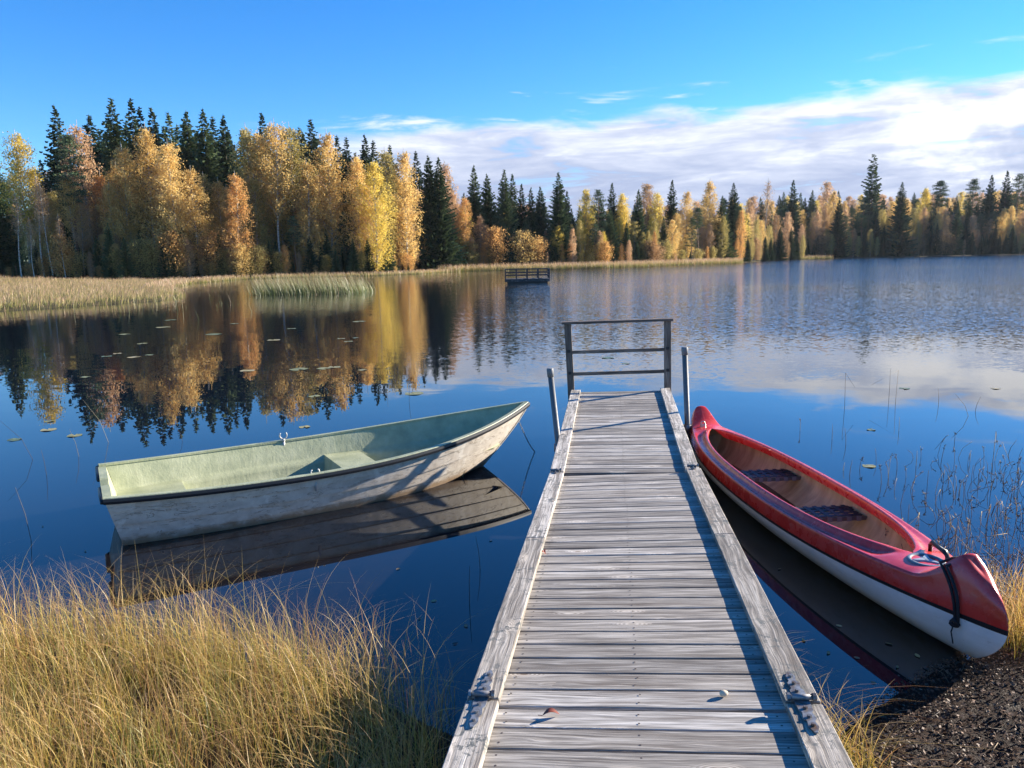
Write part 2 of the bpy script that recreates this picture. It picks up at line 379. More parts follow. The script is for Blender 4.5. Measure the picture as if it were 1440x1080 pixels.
# ---------------------------------------------------------------- jetty
def frame(yaw, sl, cr):
    yaw, sl, cr = map(math.radians, (yaw, sl, cr))
    d = np.array([math.sin(yaw)*math.cos(sl), math.cos(yaw)*math.cos(sl), math.sin(sl)]); s = np.array([math.cos(yaw), -math.sin(yaw), 0]); n = np.cross(s, d)
    s2 = s*math.cos(cr)+n*math.sin(cr); return d, s2, np.cross(s2, d)
WD, KW, KT, BP = 1.25, .12, .030, .127
O3 = np.array([.306, 6.206, .399])
def section(name, label, O, fr, L, nb, kerb_joints=(), t0=0., dgap=0.):
    """O: outer left top edge of the kerb at t=0"""
    d, s, n = fr; root = empty(name, tuple(O+d*t0+s*WD/2-n*.2)); tag(root, label, 'jetty', 'hinged sections of the wooden jetty')
    deck = MB(); pitch = (L-dgap)/nb
    for i in range(nb):
        r = random.random(); a = O+d*(t0+dgap+i*pitch+.0055)-n*(KT+.028+random.uniform(0, .0022))+s*(.004+random.uniform(0, .006)); rot = random.uniform(-.0012, .0012)
        deck.box(a, s*(WD-.012), (d+n*rot*8)*(pitch-.011-random.uniform(0, .003)), n*.028, rnd=r, bev=.0022)
        for q in (.155, WD/2+random.uniform(-.004, .004), WD-.155):
            for e in (.28, .72):
                c = O+d*(t0+dgap+(i+e)*pitch)+s*(q+random.uniform(-.006, .006))-n*(KT-.0006); k = 8
                ring = [c+.0042*(math.cos(2*PI*j/k)*s+math.sin(2*PI*j/k)*d) for j in range(k)]; deck.add(ring, [tuple(range(k))], rnd=.5, mi=1)
    dk = deck.build('deck', [M_board, M_screw], root, True)
    for side in (0, 1):
        cuts = [0]+list(kerb_joints)+[L]; kb = MB()
        for a0, a1 in zip(cuts[:-1], cuts[1:]):
            o = O+d*(t0+a0+.002)+s*(side*(WD-KW))-n*(KT)
            kb.box(o, d*(a1-a0-.004), s*KW, n*KT, rnd=random.random(), bev=.0035)
        kb.build('kerb', M_kerb, root, True)
        bm_ = MB(); bm_.box(O+d*(t0+.02)+s*(side*(WD-.055)+.005)-n*(KT+.030+.14), d*(L-.04), s*.045, n*.14, rnd=random.random()); bm_.build('side_beam', M_under, root, True)
    mid = MB(); mid.box(O+d*(t0+.02)+s*(WD/2-.022)-n*(KT+.030+.14), d*(L-.04), s*.045, n*.14, rnd=.4); mid.build('joist', M_under, root, True)
    return root
F3 = frame(7.63, 1.63, 1.46); F2 = frame(7.72, -3.15, 2.9); L3, L2 = 3.456, 3.66
O2 = O3-F2[0]*.026
S3 = section('jetty_section', 'floating far end of the grey wooden jetty, with a dark railing across its end', O3+F3[0]*.008, F3, L3, 27, dgap=.050)
S2 = section('jetty_section', 'long middle section of the grey wooden jetty, between the two pairs of hinges', O2-F2[0]*L2, F2, L2, 29, (1.9,))
O1 = O2-F2[0]*(L2+.010); F1 = frame(7.72, -2.9, 2.9)
S1 = section('jetty_section', 'near shore section of the grey wooden jetty at the bottom edge of the photo', O1-F1[0]*3.05, F1, 3.05, 24)
# pontoon floats hidden under the far section
d, s, n = F3
for a in (.35, 2.2):
    pt = MB(); pt.box(O3+d*a+s*.12-n*.42, d*.9, s*1.0, n*.22, bev=.03); pt.build('float', M_blackrub, S3, True)
# railing
def rail():
    d, s, n = F3; far = O3+d*(L3+.012); up = np.array([0, 0, 1.])
    zt = .0
    base_l = atY(803.5, 560, far[1]+.03); top_l = atY(798, 456, far[1]+.03); base_r = atY(939, 556, (far+s*WD)[1]+.03); top_r = atY(938.8, 451.5, (far+s*WD)[1]+.03)
    for b0, t0 in ((base_l, top_l), (base_r, top_r)):
        u = t0-b0; lo = b0-unit(u)*.30; b = MB(); b.box(lo-s*.043-d*.0, s*.088, d*.045, (t0-lo), rnd=random.random(), bev=.003)
        p = b.build('post', M_rail, S3, True)
        for f in (.62, .325):
            c = b0+u*f; bb = MB(); bb.box(c-s*.019-d*.010, s*.038, d*.009, unit(u)*.038)
            bo = bb.build('bolt_plate', M_blackrub, p)
            for v_ in bo.data.vertices: v_.co -= Vector(S3.location)
    b = MB(); a = top_l-s*.075-d*.03; e = top_r+s*.07-d*.03; ln = e-a; b.box(a, ln, d*.11, np.array([0, 0, .030]), rnd=.3, bev=.003); b.build('top_rail', M_rail, S3, True)
    for f in (.62, .325):
        a = base_l+(top_l-base_l)*f+d*.010; e = base_r+(top_r-base_r)*f+d*.010; b = MB(); b.box(a-up*.021, e-a, d*.028, up*.042, rnd=random.random(), bev=.002); b.build('mid_rail', M_rail, S3, True)
    return far
rail()
# hinges: strap plates with pin
def hinge(c, d, s, n, sc, root, big=True):
    root_ = root; h = MB(); L = .115*sc if big else .075; wd = .052 if big else .05
    def strap(dirn):
        # tapering toothed strap lying on the kerb
        out = [(0, wd/2), (.35*L, wd*.46), (.42*L, wd*.30), (.62*L, wd*.42), (.70*L, wd*.24), (.88*L, wd*.32), (L*1.05, wd*.10)]
        poly = [(t, w_) for t, w_ in out]+[(t, -w_) for t, w_ in out[::-1]]; K = len(poly)
        lo = [c+d*dirn*t+s*w_+n*.0015 for t, w_ in poly]; hi = [q+n*.005 for q in lo]
        F = [tuple(range(K, 2*K))]+[(i, (i+1) % K, (i+1) % K+K, i+K) for i in range(K)]; h.add(lo+hi, F)
        for t in (.3, .58, .85):
            cc = c+d*dirn*L*t; h.tube([cc+n*.004, cc+n*.015], .0075 if big else .006, 6, smooth=False)
    strap(1); strap(-1)
    o = h.build('hinge', M_hinge, root, True); p = MB(); hw = wd*.72
    p.tube([c-s*hw+n*.017, c+s*hw+n*.017], .0105, 12); p.tube([c-s*(hw+.010)+n*.017, c-s*hw+n*.017], .0145, 6, smooth=False); p.tube([c+s*hw+n*.017, c+s*(hw+.012)+n*.017], .0145, 8, smooth=False)
    po = p.build('hinge_pin', M_hinge, o)
    for v_ in po.data.vertices: v_.co -= Vector(root.location)
d, s, n = F2
for q in (KW*.47, WD-KW*.55):
    hinge(O2-d*(L2+.0)+s*q, d, s, n, 1.65, S2)
for q in (KW*.45, WD-KW*.50): hinge(O3+s*q, d, s, n, .6, S2, False)
# steel mooring pipes
def pipe(x0, y0, x1, y1, Y, label, r):
    a = atY(x1, y1, Y); b = atY(x0, y0, Y); u = unit(b-a); lo = a-u*((a[2]+.9)/u[2]); root = empty('mooring_pipe', tuple(lo)); tag(root, label, 'pipe', 'steel pipes beside the jetty')
    p = MB(); p.tube([lo, b-u*.03], r, 20); p.build('tube', M_galv, root, True)
    c = MB(); c.tube([b-u*.085, b-u*.004, b], [r*1.16, r*1.16, r*1.02], 20); c.build('cap', M_cap, root, True)
    return a, u
pa, pu = pipe(773.2, 518, 785.5, 628, 7.42, 'leaning grey steel pipe with a cap on the left side of the jetty', .029)
pb, pv = pipe(962.7, 488, 966.8, 600, 8.18, 'tall upright grey steel pipe with a cap beside the far tip of the red canoe', .030)
for (c, sx) in ((pa, 1), (pb, -1)):
    br = MB(); z0 = .30; cc = c-np.array([0, 0, c[2]-z0]); br.tube([cc+np.array([0, 0, -.04]), cc+np.array([0, 0, .04])], .046, 16); br.box(cc-np.array([.01, .02, .03]), np.array([.09*sx, 0, 0]), np.array([0, .04, 0]), np.array([0, 0, .06]))
    br.build('pipe_bracket', M_hinge, S3, True)

# ---------------------------------------------------------------- rowing boat (local frame: x from stern to bow, y to port, z up from keel)
BL = 4.16
def sm(a, b, x): t = np.clip((x-a)/(b-a), 0, 1); return t*t*(3-2*t)
def rb_b(s): return np.where(s > .38, .71*(1-np.abs((s-.38)/.62)**2.55), .71-.128*(np.abs((.38-s)/.38))**1.8)
def rb_zs(s): return np.where(s < .35, .500+.034*((.35-s)/.35)**2, .500+.236*(np.clip(s-.35, 0, 1)/.65)**2.2)
def rb_zk(s): return .0+.10*np.clip((s-.55)/.45, 0, 1)**2
def rb_pt(s, w, inset=0., lift=0.):
    """w: <0 bottom (-1 keel..0 chine), 0..1 side"""
    b = max(float(rb_b(s)), .0); zs = float(rb_zs(s)); zk = float(rb_zk(s)); bf = .74*(1-.85*s**5); zc = zk+.055+.10*s**4
    if w <= 0:
        q = w+1; y = b*bf*q; z = zk+(zc-zk)*q**1.6; v = (z-zk)/(zs-zk)
    else:
        y = b*(bf+(1-bf)*w**.85); z = zc+(zs-zc)*w; v = (z-zk)/(zs-zk)
    x = s*BL-.60*(1-v)**1.25*s**7+.13*(1-v)*(1-s)**7
    y = max(y-inset, .0); return [x, y, z+lift]
def clinker(T):
    o = objco(T); n = T.noise(o, 9, 5, .65, .4); n2_ = T.noise(T.comb(*[T.math('MULTIPLY', q, k) for q, k in zip(T.sep(o), (6, 6, 26))]), 1, 5, .6, 1.2); z = T.sep(o)[2]
    c = T.ramp(n, [(.3, (.44, .385, .31)), (.5, (.55, .49, .41)), (.7, (.64, .59, .50))])
    crack = T.math('MULTIPLY', T.smooth(n2_, .575, .60), T.smooth(n2_, .64, .61)); c = T.mix(T.math('MULTIPLY', crack, .75), c, (.27, .21, .15, 1))
    patch = T.smooth(T.noise(o, 3.1, 4, .65, .8), .60, .64); c = T.mix(T.math('MULTIPLY', patch, .5), c, (.72, .68, .60, 1))
    line = T.smooth(T.math('ADD', z, T.math('MULTIPLY', T.math('SUBTRACT', n, .5), .10)), .195, .115); c = T.mix(T.math('MULTIPLY', line, .8), c, (.26, .15, .06, 1))
    return principled(T, c, .55, T.math('ADD', n2_, crack), .004, .5)
M_hull = material('worn_white_hull', clinker)
def green(T):
    o = objco(T); x, y, z = T.sep(o); n = T.noise(T.comb(T.math('MULTIPLY', x, 22), T.math('MULTIPLY', y, 22), T.math('MULTIPLY', z, 5)), 1, 4, .6, .5); n2_ = T.noise(o, 5, 4, .6); f = T.noise(o, 60, 3, .6)
    c = T.ramp(n2_, [(.3, (.25, .275, .165)), (.5, (.335, .355, .215)), (.72, (.42, .435, .28))]); c = T.mix(T.smooth(n, .56, .70, 0, .35), c, (.30, .30, .19, 1))
    return principled(T, c, .5, T.math('ADD', n, T.math('MULTIPLY', f, .5)), .006, .55)
M_green = material('pale_green_fibreglass', green)
def rowboat():
    root = empty('rowing_boat', (-3.43, 6.066, -.10), (0, 0, .523)); tag(root, 'pale green and dirty white rowing boat floating left of the jetty', 'rowing boat')
    ss = np.unique(np.r_[np.linspace(0, .8, 33), np.linspace(.8, 1, 30)])
    rows = []
    for w in np.linspace(-1, 0, 7): rows.append((w, 0.))
    for k in range(4):                      # four overlapping strakes
        a, b = k/4, (k+1)/4
        rows += [(a+.002, .011), (a+.03, .0105), ((a+b)/2, .006), (b-.003, .001)]
    rows.append((1., .001))
    hull = MB()
    for sg in (1, -1):
        P = np.array([[rb_pt(s, w, -o*(1 if s < .985 else .3)) for w, o in rows] for s in ss]); P[:, 0, 1] = 0; P[-1, :, 1] = np.where(np.arange(len(rows)) > 0, .004, 0); P[..., 1] *= sg
        hull.grid(P, flip=(sg < 0), smooth=False)
    def hw(z):                               # half width of the transom at height z
        ws = np.linspace(-1, 1, 60); q = np.array([rb_pt(0, w) for w in ws]); return float(np.interp(z, q[:, 2], q[:, 1]))
    def tz(y): return .520-(.085*float(sm(.125, .085, abs(y))))
    G = []
    for u in np.r_[np.linspace(-1, -.24, 8), np.linspace(-.22, .22, 23), np.linspace(.24, 1, 8)]:
        col = []
        for q in np.linspace(0, 1, 9):
            zt_ = tz(u*.58); z = max(zt_*q, .001); col.append([.13*(1-z/.534), u*hw(z), z])
        G.append(col)
    hull.grid(np.array(G), smooth=False)
    hull.tube([rb_pt(s, -1)[:1]+[0, rb_pt(s, -1)[2]-.004] for s in np.linspace(.05, 1, 30)]+[rb_pt(1, w)[:1]+[0]+rb_pt(1, w)[2:] for w in np.linspace(0, .97, 10)], .014, 8)
    h = hull.build('hull', M_hull, root)
    inn = MB(); si = np.r_[np.linspace(.014, .8, 33), np.linspace(.81, .985, 20)]
    irow = [(-1, .0), (-.6, .0), (-.2, .02), (-.04, .035), (.04, .040), (.38, .055), (.44, .060), (.50, .030), (.54, .026), (.78, .024), (1., .022)]
    for sg in (1, -1):
        G = []
        for s in si:
            r = []
            for w, o in irow:
                se = s if w > .9 else (min(s, .90+.07*max(w, 0)) if w > .1 else min(s, .80)); p = rb_pt(se, w, o, 0); z0 = p[2]; p[2] = max(p[2]+(.020 if w < .9 else 0), .085 if w < 0 else 0)
                if w > .9: p[0] -= .02*s
                r.append(p)
            r[0][1] = 0; G.append(r)
        P = np.array(G); P[..., 1] *= sg; inn.grid(P, flip=(sg > 0))
    # transom inside with a notch cut in its top
    zt = .53
    ti = MB(); G = []
    for u in np.r_[np.linspace(-1, -.24, 8), np.linspace(-.22, .22, 23), np.linspace(.24, 1, 8)]:
        top = tz(u*.58); G.append([[.13*(1-z/.534)+.055, u*(hw(z)-.02), z] for z in (.06, .2, .33)]+[[.058, u*(hw(top)-.02), top+.006], [-.004, u*(hw(top)-.004), top+.006], [-.006, u*(hw(top)-.004), top-.012]])
    ti.grid(np.array(G), smooth=False, flip=True)
    tob = ti.build('transom', M_green, root)
    io = inn.build('inner_hull', M_green, root)
    # gunwale: pale cap and black rubber strip outside
    def rim(x0, x1, z0, z1, name, mt, s0=0.):
        b = MB(); sr = np.r_[np.linspace(s0, .8, 30), np.linspace(.81, .995, 26)]
        L_ = []
        for s in sr:
            p = rb_pt(s, 1); p2 = rb_pt(min(s+.004, 1), 1); p1 = rb_pt(max(s-.004, 0), 1); t = np.array([p2[0]-p1[0], p2[1]-p1[1]]); t /= np.linalg.norm(t)+1e-9; nn = np.array([-t[1], t[0]]); L_.append((p, nn))
        pts = [(np.array(p), np.array([nn[0], nn[1], 0])) for p, nn in L_]; pts += [(np.array([p[0], -p[1], p[2]]), np.array([nn[0], -nn[1], 0])) for p, nn in L_[::-1]]
        G = []
        for p, nn in pts:
            ring = []
            for a, c in ((x0, z0), (x1, z0), (x1+(.004 if x1 > 0 else 0), (z0+z1)/2), (x1, z1), (x0, z1)): 
                q = p+nn*a+np.array([0, 0, c]); ring.append(q)
            G.append(ring)
        b.grid(np.array(G), wrapu=True, smooth=False); b.add(G[0], [(0, 1, 2, 3, 4)]); b.add(G[-1], [(4, 3, 2, 1, 0)]); return b.build(name, mt, root)
    rim(-.034, .012, -.006, .012, 'gunwale', M_green); rim(.008, .030, -.036, .006, 'rubber_strip', M_blackrub)
    for sg in (1, -1):
        q = MB()
        y0, y1 = .135*sg, (float(rb_b(0))+.018)*sg; q.tube([(-.014, y0*1., zt-.022), (-.016, (y0+y1)/2, zt-.020), (-.012, y1, zt-.016)], .014, 10)
        q.build('transom_edge', M_blackrub, root)
    # seats
    def seat(x0, x1, z, foot=True, name='seat', back=True):
        b = MB(); n_ = 9; zin = z
        def yb(x, zz):
            s = min(x/BL, .97); zs = float(rb_zs(s)); zk = float(rb_zk(s)); zc = zk+.055+.1*s**4; w = max((zz-zc)/(zs-zc), 0); p = rb_pt(s, w, .030); return max(p[1], .01)
        xs = np.linspace(x0, x1, n_); G = []
        for x in xs: y = yb(x, zin); G.append([[x, -y, zin], [x, -y*.5, zin], [x, 0, zin], [x, y*.5, zin], [x, y, zin]])
        b.grid(np.array(G), smooth=False, flip=True)
        for xe, dx_ in ((x0, -.05 if x0 > .5 else .08), (x1, .06 if foot else 0))[:2 if back else 1]:
            y = yb(xe, zin); y2 = yb(xe+dx_, .1); b.add([(xe, -y, zin), (xe, y, zin), (xe+dx_, y2, .08), (xe+dx_, -y2, .08)], [(0, 1, 2, 3)])
        return b.build(name, M_green, root)
    seat(.075, .66, .30); seat(2.04, 2.40, .325); seat(3.26, 3.74, .335, back=False)
    # oarlocks, bow ring
    M_al = material('oarlock_metal', plain((.40, .40, .39), .5, metal_=.3))
    for sx, sg in ((1.66, 1), (1.60, -1)):
        s = sx/BL; p = np.array(rb_pt(s, 1)); p[1] = (p[1]-.03)*sg; p[2] -= .05*(sg < 0); b = MB()
        b.tube([p+[0, 0, -.10], p+[0, 0, .012]], [.012, .014], 10); b.tube([p+[0, 0, .005], p+[0, 0, .03]], [.02, .012], 10)
        arc = [p+np.array([math.sin(t)*.036, 0, .065-math.cos(t)*.036]) for t in np.linspace(-2.35, 2.35, 18)]; b.tube(arc, .0075, 8); b.build('oarlock', M_al, root)
    b = MB(); p = np.array([BL-.165, 0, .56]); b.tube([p+np.array([.028*math.cos(t)+.03, 0, .028*math.sin(t)]) for t in np.linspace(0, 2*PI, 18)], .005, 6, caps=False); b.build('bow_ring', M_hinge, root)
    return root
BOAT = rowboat()
def bworld(x, y, z):
    c, s_ = math.cos(.523), math.sin(.523); return np.array([-3.43+c*x-s_*y, 6.066+s_*x+c*y, -.10+z])
# chain from the bow ring into the water
a = bworld(BL-.12, 0, .53); e = at(765, 641, -.12)+np.array([0, -.05, 0]); ch = MB(); nl = 34
def chp(t): p = a+(e-a)*t; p[2] -= .10*math.sin(PI*t); return p
for i in range(nl):
    p0, p1 = chp(i/nl), chp((i+1.25)/nl); mdl = (p0+p1)/2; t = unit(p1-p0); x_ = unit(np.cross(t, [0, 0, 1] if i % 2 else [1, 0, .3])); hl = np.linalg.norm(p1-p0)/2
    ch.tube([mdl+t*hl*math.cos(q)+x_*.008*math.sin(q) for q in np.linspace(0, 2*PI, 11)], .0028, 5, caps=False)
tag(ch.build('mooring_chain', M_hinge), 'thin chain hanging from the bow of the rowing boat into the water', 'chain')

# ---------------------------------------------------------------- canoe (local: x toward near end, y to the right seen from the jetty)
CH, CB = 2.56, .43
def cn_b(t): return CB*max(1-abs(t)**2.25, 0)**.92
def cn_zs(t): a = abs(t); return .355+.065*a**2+.185*float(sm(.80, .985, a))-.035*max(a-.96, 0)/.04
def cn_zk(t): return .0+.05*abs(t)**5
def cn_zl(t): return .245+.055*abs(t)**2
def cn_x(t, v):
    k = 1-.082*((.5-v)/.5)**2 if v < .5 else 1-.115*((v-.5)/.5)**2.5
    return t*CH*(1-(1-k)*abs(t)**7)
def cn_pt(t, v, inset=0., lift=0.):
    b = cn_b(t); y = b*(1-(1-v)**2.5)**(1/2.1); y *= 1-.05*max(v-.6, 0)/.4
    zs, zk = cn_zs(t), cn_zk(t); return [cn_x(t, v), max(y-inset, 0.), zk+(zs-zk)*v+lift]
CXC, CXH = -.06, 1.80
def cn_c(t):
    u = (cn_x(t, .9)-CXC)/CXH
    return max(cn_b(t)*.95-.088, .02)*(1-abs(u)**5.5)**.55 if abs(u) < 1 else 0.
def canoe():
    root = empty('canoe', (2.285, 6.09, -.05), (0, math.radians(-.85), math.radians(-85.8))); tag(root, 'red and white two-seat canoe moored along the right side of the jetty', 'canoe')
    def red(T):
        o = objco(T); n = T.noise(o, 7, 4, .6); s = T.noise(T.comb(*[T.math('MULTIPLY', q, k) for q, k in zip(T.sep(o), (3, 50, 50))]), 1, 3, .6)
        c = T.ramp(n, [(.3, (.56, .030, .022)), (.7, (.70, .055, .040))]); c = T.mix(T.smooth(s, .60, .75, 0, .30), c, (.55, .20, .17, 1))
        dust = T.smooth(T.noise(o, 14, 5, .7), .5, .75, 0, .16); c = T.mix(dust, c, (.42, .30, .25, 1))
        return principled(T, c, T.smooth(n, .3, .7, .20, .34), n, .003, .15, coat=.28, coatr=.12)
    def white(T):
        o = objco(T); z = T.sep(o)[2]; n = T.noise(T.comb(*[T.math('MULTIPLY', q, k) for q, k in zip(T.sep(o), (2.5, 10, 10))]), 1, 5, .65); c = T.ramp(n, [(.35, (.70, .69, .66)), (.6, (.80, .80, .78))])
        c = T.mix(T.math('MULTIPLY', T.smooth(z, .16, .03), T.smooth(n, .3, .62)), c, (.52, .42, .26, 1)); sc_ = T.noise(T.comb(*[T.math('MULTIPLY', q, k) for q, k in zip(T.sep(o), (4, 60, 60))]), 1, 3, .5)
        c = T.mix(T.smooth(sc_, .66, .72, 0, .4), c, (.42, .40, .37, 1)); return principled(T, c, .3, n, .002, .1, coat=.2)
    def tan(T):
        o = objco(T); n = T.noise(T.comb(*[T.math('MULTIPLY', q, k) for q, k in zip(T.sep(o), (16, 5, 3))]), 1, 5, .6); c = T.ramp(n, [(.3, (.26, .20, .09)), (.55, (.40, .32, .16)), (.75, (.54, .44, .24))]); return principled(T, c, .5, n, .003, .3)
    Mr, Mw, Mt = material('red_gelcoat', red), material('white_gelcoat', white), material('tan_fibreglass', tan)
    ue = np.array([.9, .95, .975, .99, .998]); extra = []
    for u in np.r_[-ue, ue, -1.002, 1.002]: extra.append((CXC+CXH*u)/CH)
    ts = np.unique(np.r_[np.sin(np.linspace(-PI/2, PI/2, 91)), np.array(extra)])
    def side(vs, name, mt, off=0.):
        b = MB()
        for sg in (1, -1):
            G = []
            for t in ts:
                vb = (cn_zl(t)-cn_zk(t))/(cn_zs(t)-cn_zk(t)); r = []
                for q in vs(vb):
                    p = cn_pt(t, q); p[1] += .003+off if q > 0 else 0; r.append(p)
                G.append(r)
            P = np.array(G); P[..., 1] *= sg
            P[0, :, 0] -= off; P[-1, :, 0] += off
            b.grid(P, flip=(sg < 0))
            if sg > 0: P1 = P
        for e in (0, -1):                     # close the stem
            A = P1[e]; Bm = A*[1, -1, 1]; b.add(np.vstack([A, Bm]), [(i, i+1, i+1+len(A), i+len(A)) for i in range(len(A)-1)], smooth=True)
        return b.build(name, mt, root)
    side(lambda vb: np.linspace(0, 1, 13)**1.4*vb, 'hull', Mw)
    side(lambda vb: [vb-.030, vb+.022], 'stripe', M_blackrub, .002)
    # red topsides and deck in one skin: side, shoulder, deck, coaming, inner lip
    b = MB(); inner = MB()
    for sg in (1, -1):
        G = []
        for t in ts:
            vb = (cn_zl(t)-cn_zk(t))/(cn_zs(t)-cn_zk(t)); r = []
            for q in np.linspace(0, 1, 9): 
                p = cn_pt(t, vb+(1-vb)*q); p[1] += .003; r.append(p)
            c = cn_c(t); yb = r[-1][1]; zs = r[-1][2]; x = r[-1][0]; op = float(sm(0, .10, c)); a_ = abs(t)
            crown = .030*(1-a_**8)
            for k, q in enumerate((.08, .2, .35, .5, .64, .74, .82, .9, .97, 1.)):
                y = yb+(c-yb)*q
                zo = (.010*math.sin(PI*min(q/.2, 1)/2)-.014*math.sin(PI*np.clip((q-.1)/.65, 0, 1))+.030*float(sm(.66, .86, q)))*op
                zc = crown*(1-(y/(yb+1e-6))**2)*(1-op)
                if a_ > .84: zc -= .0
                r.append([x, y, zs+zo+zc])
            xl, yl, zl = r[-1]; 
            r.append([xl, max(yl-.008*op, 0), zl-.010*op]); r.append([xl, max(yl-.010*op, 0), zl-.040*op]); r.append([xl, max(yl+.012*op, 0), zl-.085*op])
            G.append(r)
        P = np.array(G); P[..., 1] *= sg; b.grid(P, flip=(sg < 0))
        if sg > 0: P1 = P
    for e in (0, -1):
        A = P1[e][:9]; Bm = A*[1, -1, 1]; b.add(np.vstack([A, Bm]), [(i, i+1, i+1+len(A), i+len(A)) for i in range(len(A)-1)], smooth=True)
    b.build('deck', Mr, root)
    tin = [t for t in np.linspace(-.80, .76, 60)]
    for sg in (1, -1):
        G = []
        for t in tin:
            r = [cn_pt(t, v, .018 if v > .02 else 0, .012) for v in (0, .03, .08, .16, .28, .42, .56, .7, .82, .93)]; r[0][1] = 0; G.append(r)
        P = np.array(G); P[..., 1] *= sg; inner.grid(P, flip=(sg > 0))
    inner.build('inner_hull', Mt, root)
    # bulkheads closing the buoyancy ends
    for t in (-.795, .755):
        b = MB(); V = [cn_pt(t, v, .012, .012) for v in np.linspace(0, .98, 12)]; b.add(V+[[p[0], -p[1], p[2]] for p in V[::-1]], [tuple(range(24))]); b.build('bulkhead', Mt, root)
    fl = MB()
    G = np.array([[[cn_x(t, .1), y*cn_b(t)/CB, cn_zk(t)+.034] for y in (-.17, -.05, .05, .17)] for t in np.linspace(-.55, .6, 20)]); fl.grid(G, flip=True); fl.build('floor_board', Mr, root)
    # webbed seats: frame tubes + black straps
    M_bar = material('seat_bar', plain((.10, .09, .085), .5)); M_web = material('black_webbing', plain((.018, .02, .028), .6)); M_web2 = material('grey_webbing', plain((.16, .16, .18), .6))
    for sx in (-.66, .46):
        e = empty('seat'); e.parent = root
        b = MB(); z = .235
        for x in (sx-.115, sx+.115): b.box((x-.011, -.385, z-.03), (.022, 0, 0), (0, .77, 0), (0, 0, .032), bev=.003)
        b.build('seat_frame', M_bar, e); wbm = MB()
        for k, x in enumerate(np.linspace(sx-.10, sx+.10, 4)): wbm.box((x-.020, -.35, z+.006+.002*(k % 2)), (.04, 0, 0), (0, .70, 0), (0, 0, .003), mi=0)
        for k, y in enumerate(np.linspace(-.31, .31, 9)): wbm.box((sx-.135, y-.017, z+.0105), (.27, 0, 0), (0, .034, 0), (0, 0, .003), mi=0); wbm.box((sx+.126, y-.017, z-.03), (.008, 0, 0), (0, .034, 0), (0, 0, .042), mi=1)
        wbm.build('webbing', [M_web, M_web2], e)
    # round hatch with a three-armed grip
    M_h = material('hatch_grey', plain((.13, .17, .20), .4)); M_h2 = material('hatch_light', plain((.30, .35, .40), .45))
    zh = cn_zs(.72)+.022; b = MB(); cx = 1.885
    th = np.linspace(0, 2*PI, 33)[:-1]; G = np.array([[[cx+r_*math.cos(t), r_*math.sin(t)*.92, zh+h_] for t in th] for r_, h_ in ((.112, -.02), (.112, .004), (.104, .012), (.088, .012), (.082, .002), (.0, .003))]); b.grid(G, wrapu=True, flip=False); ho = b.build('hatch', M_h, root)
    b = MB()
    for k in range(3):
        a = 2*PI*k/3+.5; u = np.array([math.cos(a), math.sin(a), 0]); v = np.array([-u[1], u[0], 0]); c = np.array([cx, 0, zh+.004]); b.add([c-v*.030, c+v*.030, c+u*.082+v*.008, c+u*.082-v*.008]+[q+np.array([0, 0, .012]) for q in (c-v*.022, c+v*.022, c+u*.078+v*.004, c+u*.078-v*.004)], [(4, 5, 6, 7), (0, 1, 5, 4), (1, 2, 6, 5), (2, 3, 7, 6), (3, 0, 4, 7)][:])
    b.build('hatch_grip', M_h2, ho)
    # carry handle
    z0 = cn_zs(.7)+.02; b = MB(); A = np.array([1.70, .145, z0]); B_ = np.array([1.90, .12, z0]); b.tube([A+[0, 0, -.02], A+[0, 0, .03], A+[.02, 0, .05], B_+[-.02, 0, .05], B_+[0, 0, .03], B_+[0, 0, -.02]], [.012, .013, .017, .017, .013, .012], 10); b.build('carry_handle', M_blackrub, root)
    # rope over the near tip with a knot at the stripe
    M_rope = material('black_rope', plain((.015, .013, .015), .8)); b = MB()
    tx = .865
    for off, sgn in ((-.020, 1), (.030, 1)):
        pts = []
        for v in np.linspace(.42, 1, 9): p = cn_pt(tx+.04, v); pts.append([p[0]+off*v, -(p[1]+.012), p[2]])
        p = cn_pt(tx+.04, 1); pts.append([p[0]+off, -p[1]*.4, p[2]+.022]); pts.append([p[0]+off, .01, p[2]+.024]); pts.append([p[0]+off, p[1]+.01, p[2]])
        b.tube(pts, .0085, 8)
    k = cn_pt(tx+.04, .44); kk = np.array([k[0], -(k[1]+.02), k[2]])
    b.tube([kk+np.array([.018*math.cos(t), -.012*math.sin(2*t), .02*math.sin(t)]) for t in np.linspace(0, 2*PI, 14)], .011, 7); b.tube([kk, kk+[-.012, -.008, -.06], kk+[.004, -.004, -.12]], .004, 6); b.build('rope', M_rope, root)
    # padlock on the far end
    b = MB(); t = -.80; p = np.array([cn_x(t, 1)-.0, -.055, cn_zs(t)+.03]); b.tube([p+[0, .022*math.cos(a), .025*math.sin(a)+.022] for a in np.linspace(-.3, PI+.3, 12)], .006, 7); b.box(p-[.012, .030, .03], (.024, 0, 0), (0, .06, 0), (0, 0, .045), bev=.004)
    b.build('padlock', material('padlock_metal', plain((.55, .52, .42), .3, metal_=.8)), root)
    return root
CANOE = canoe()

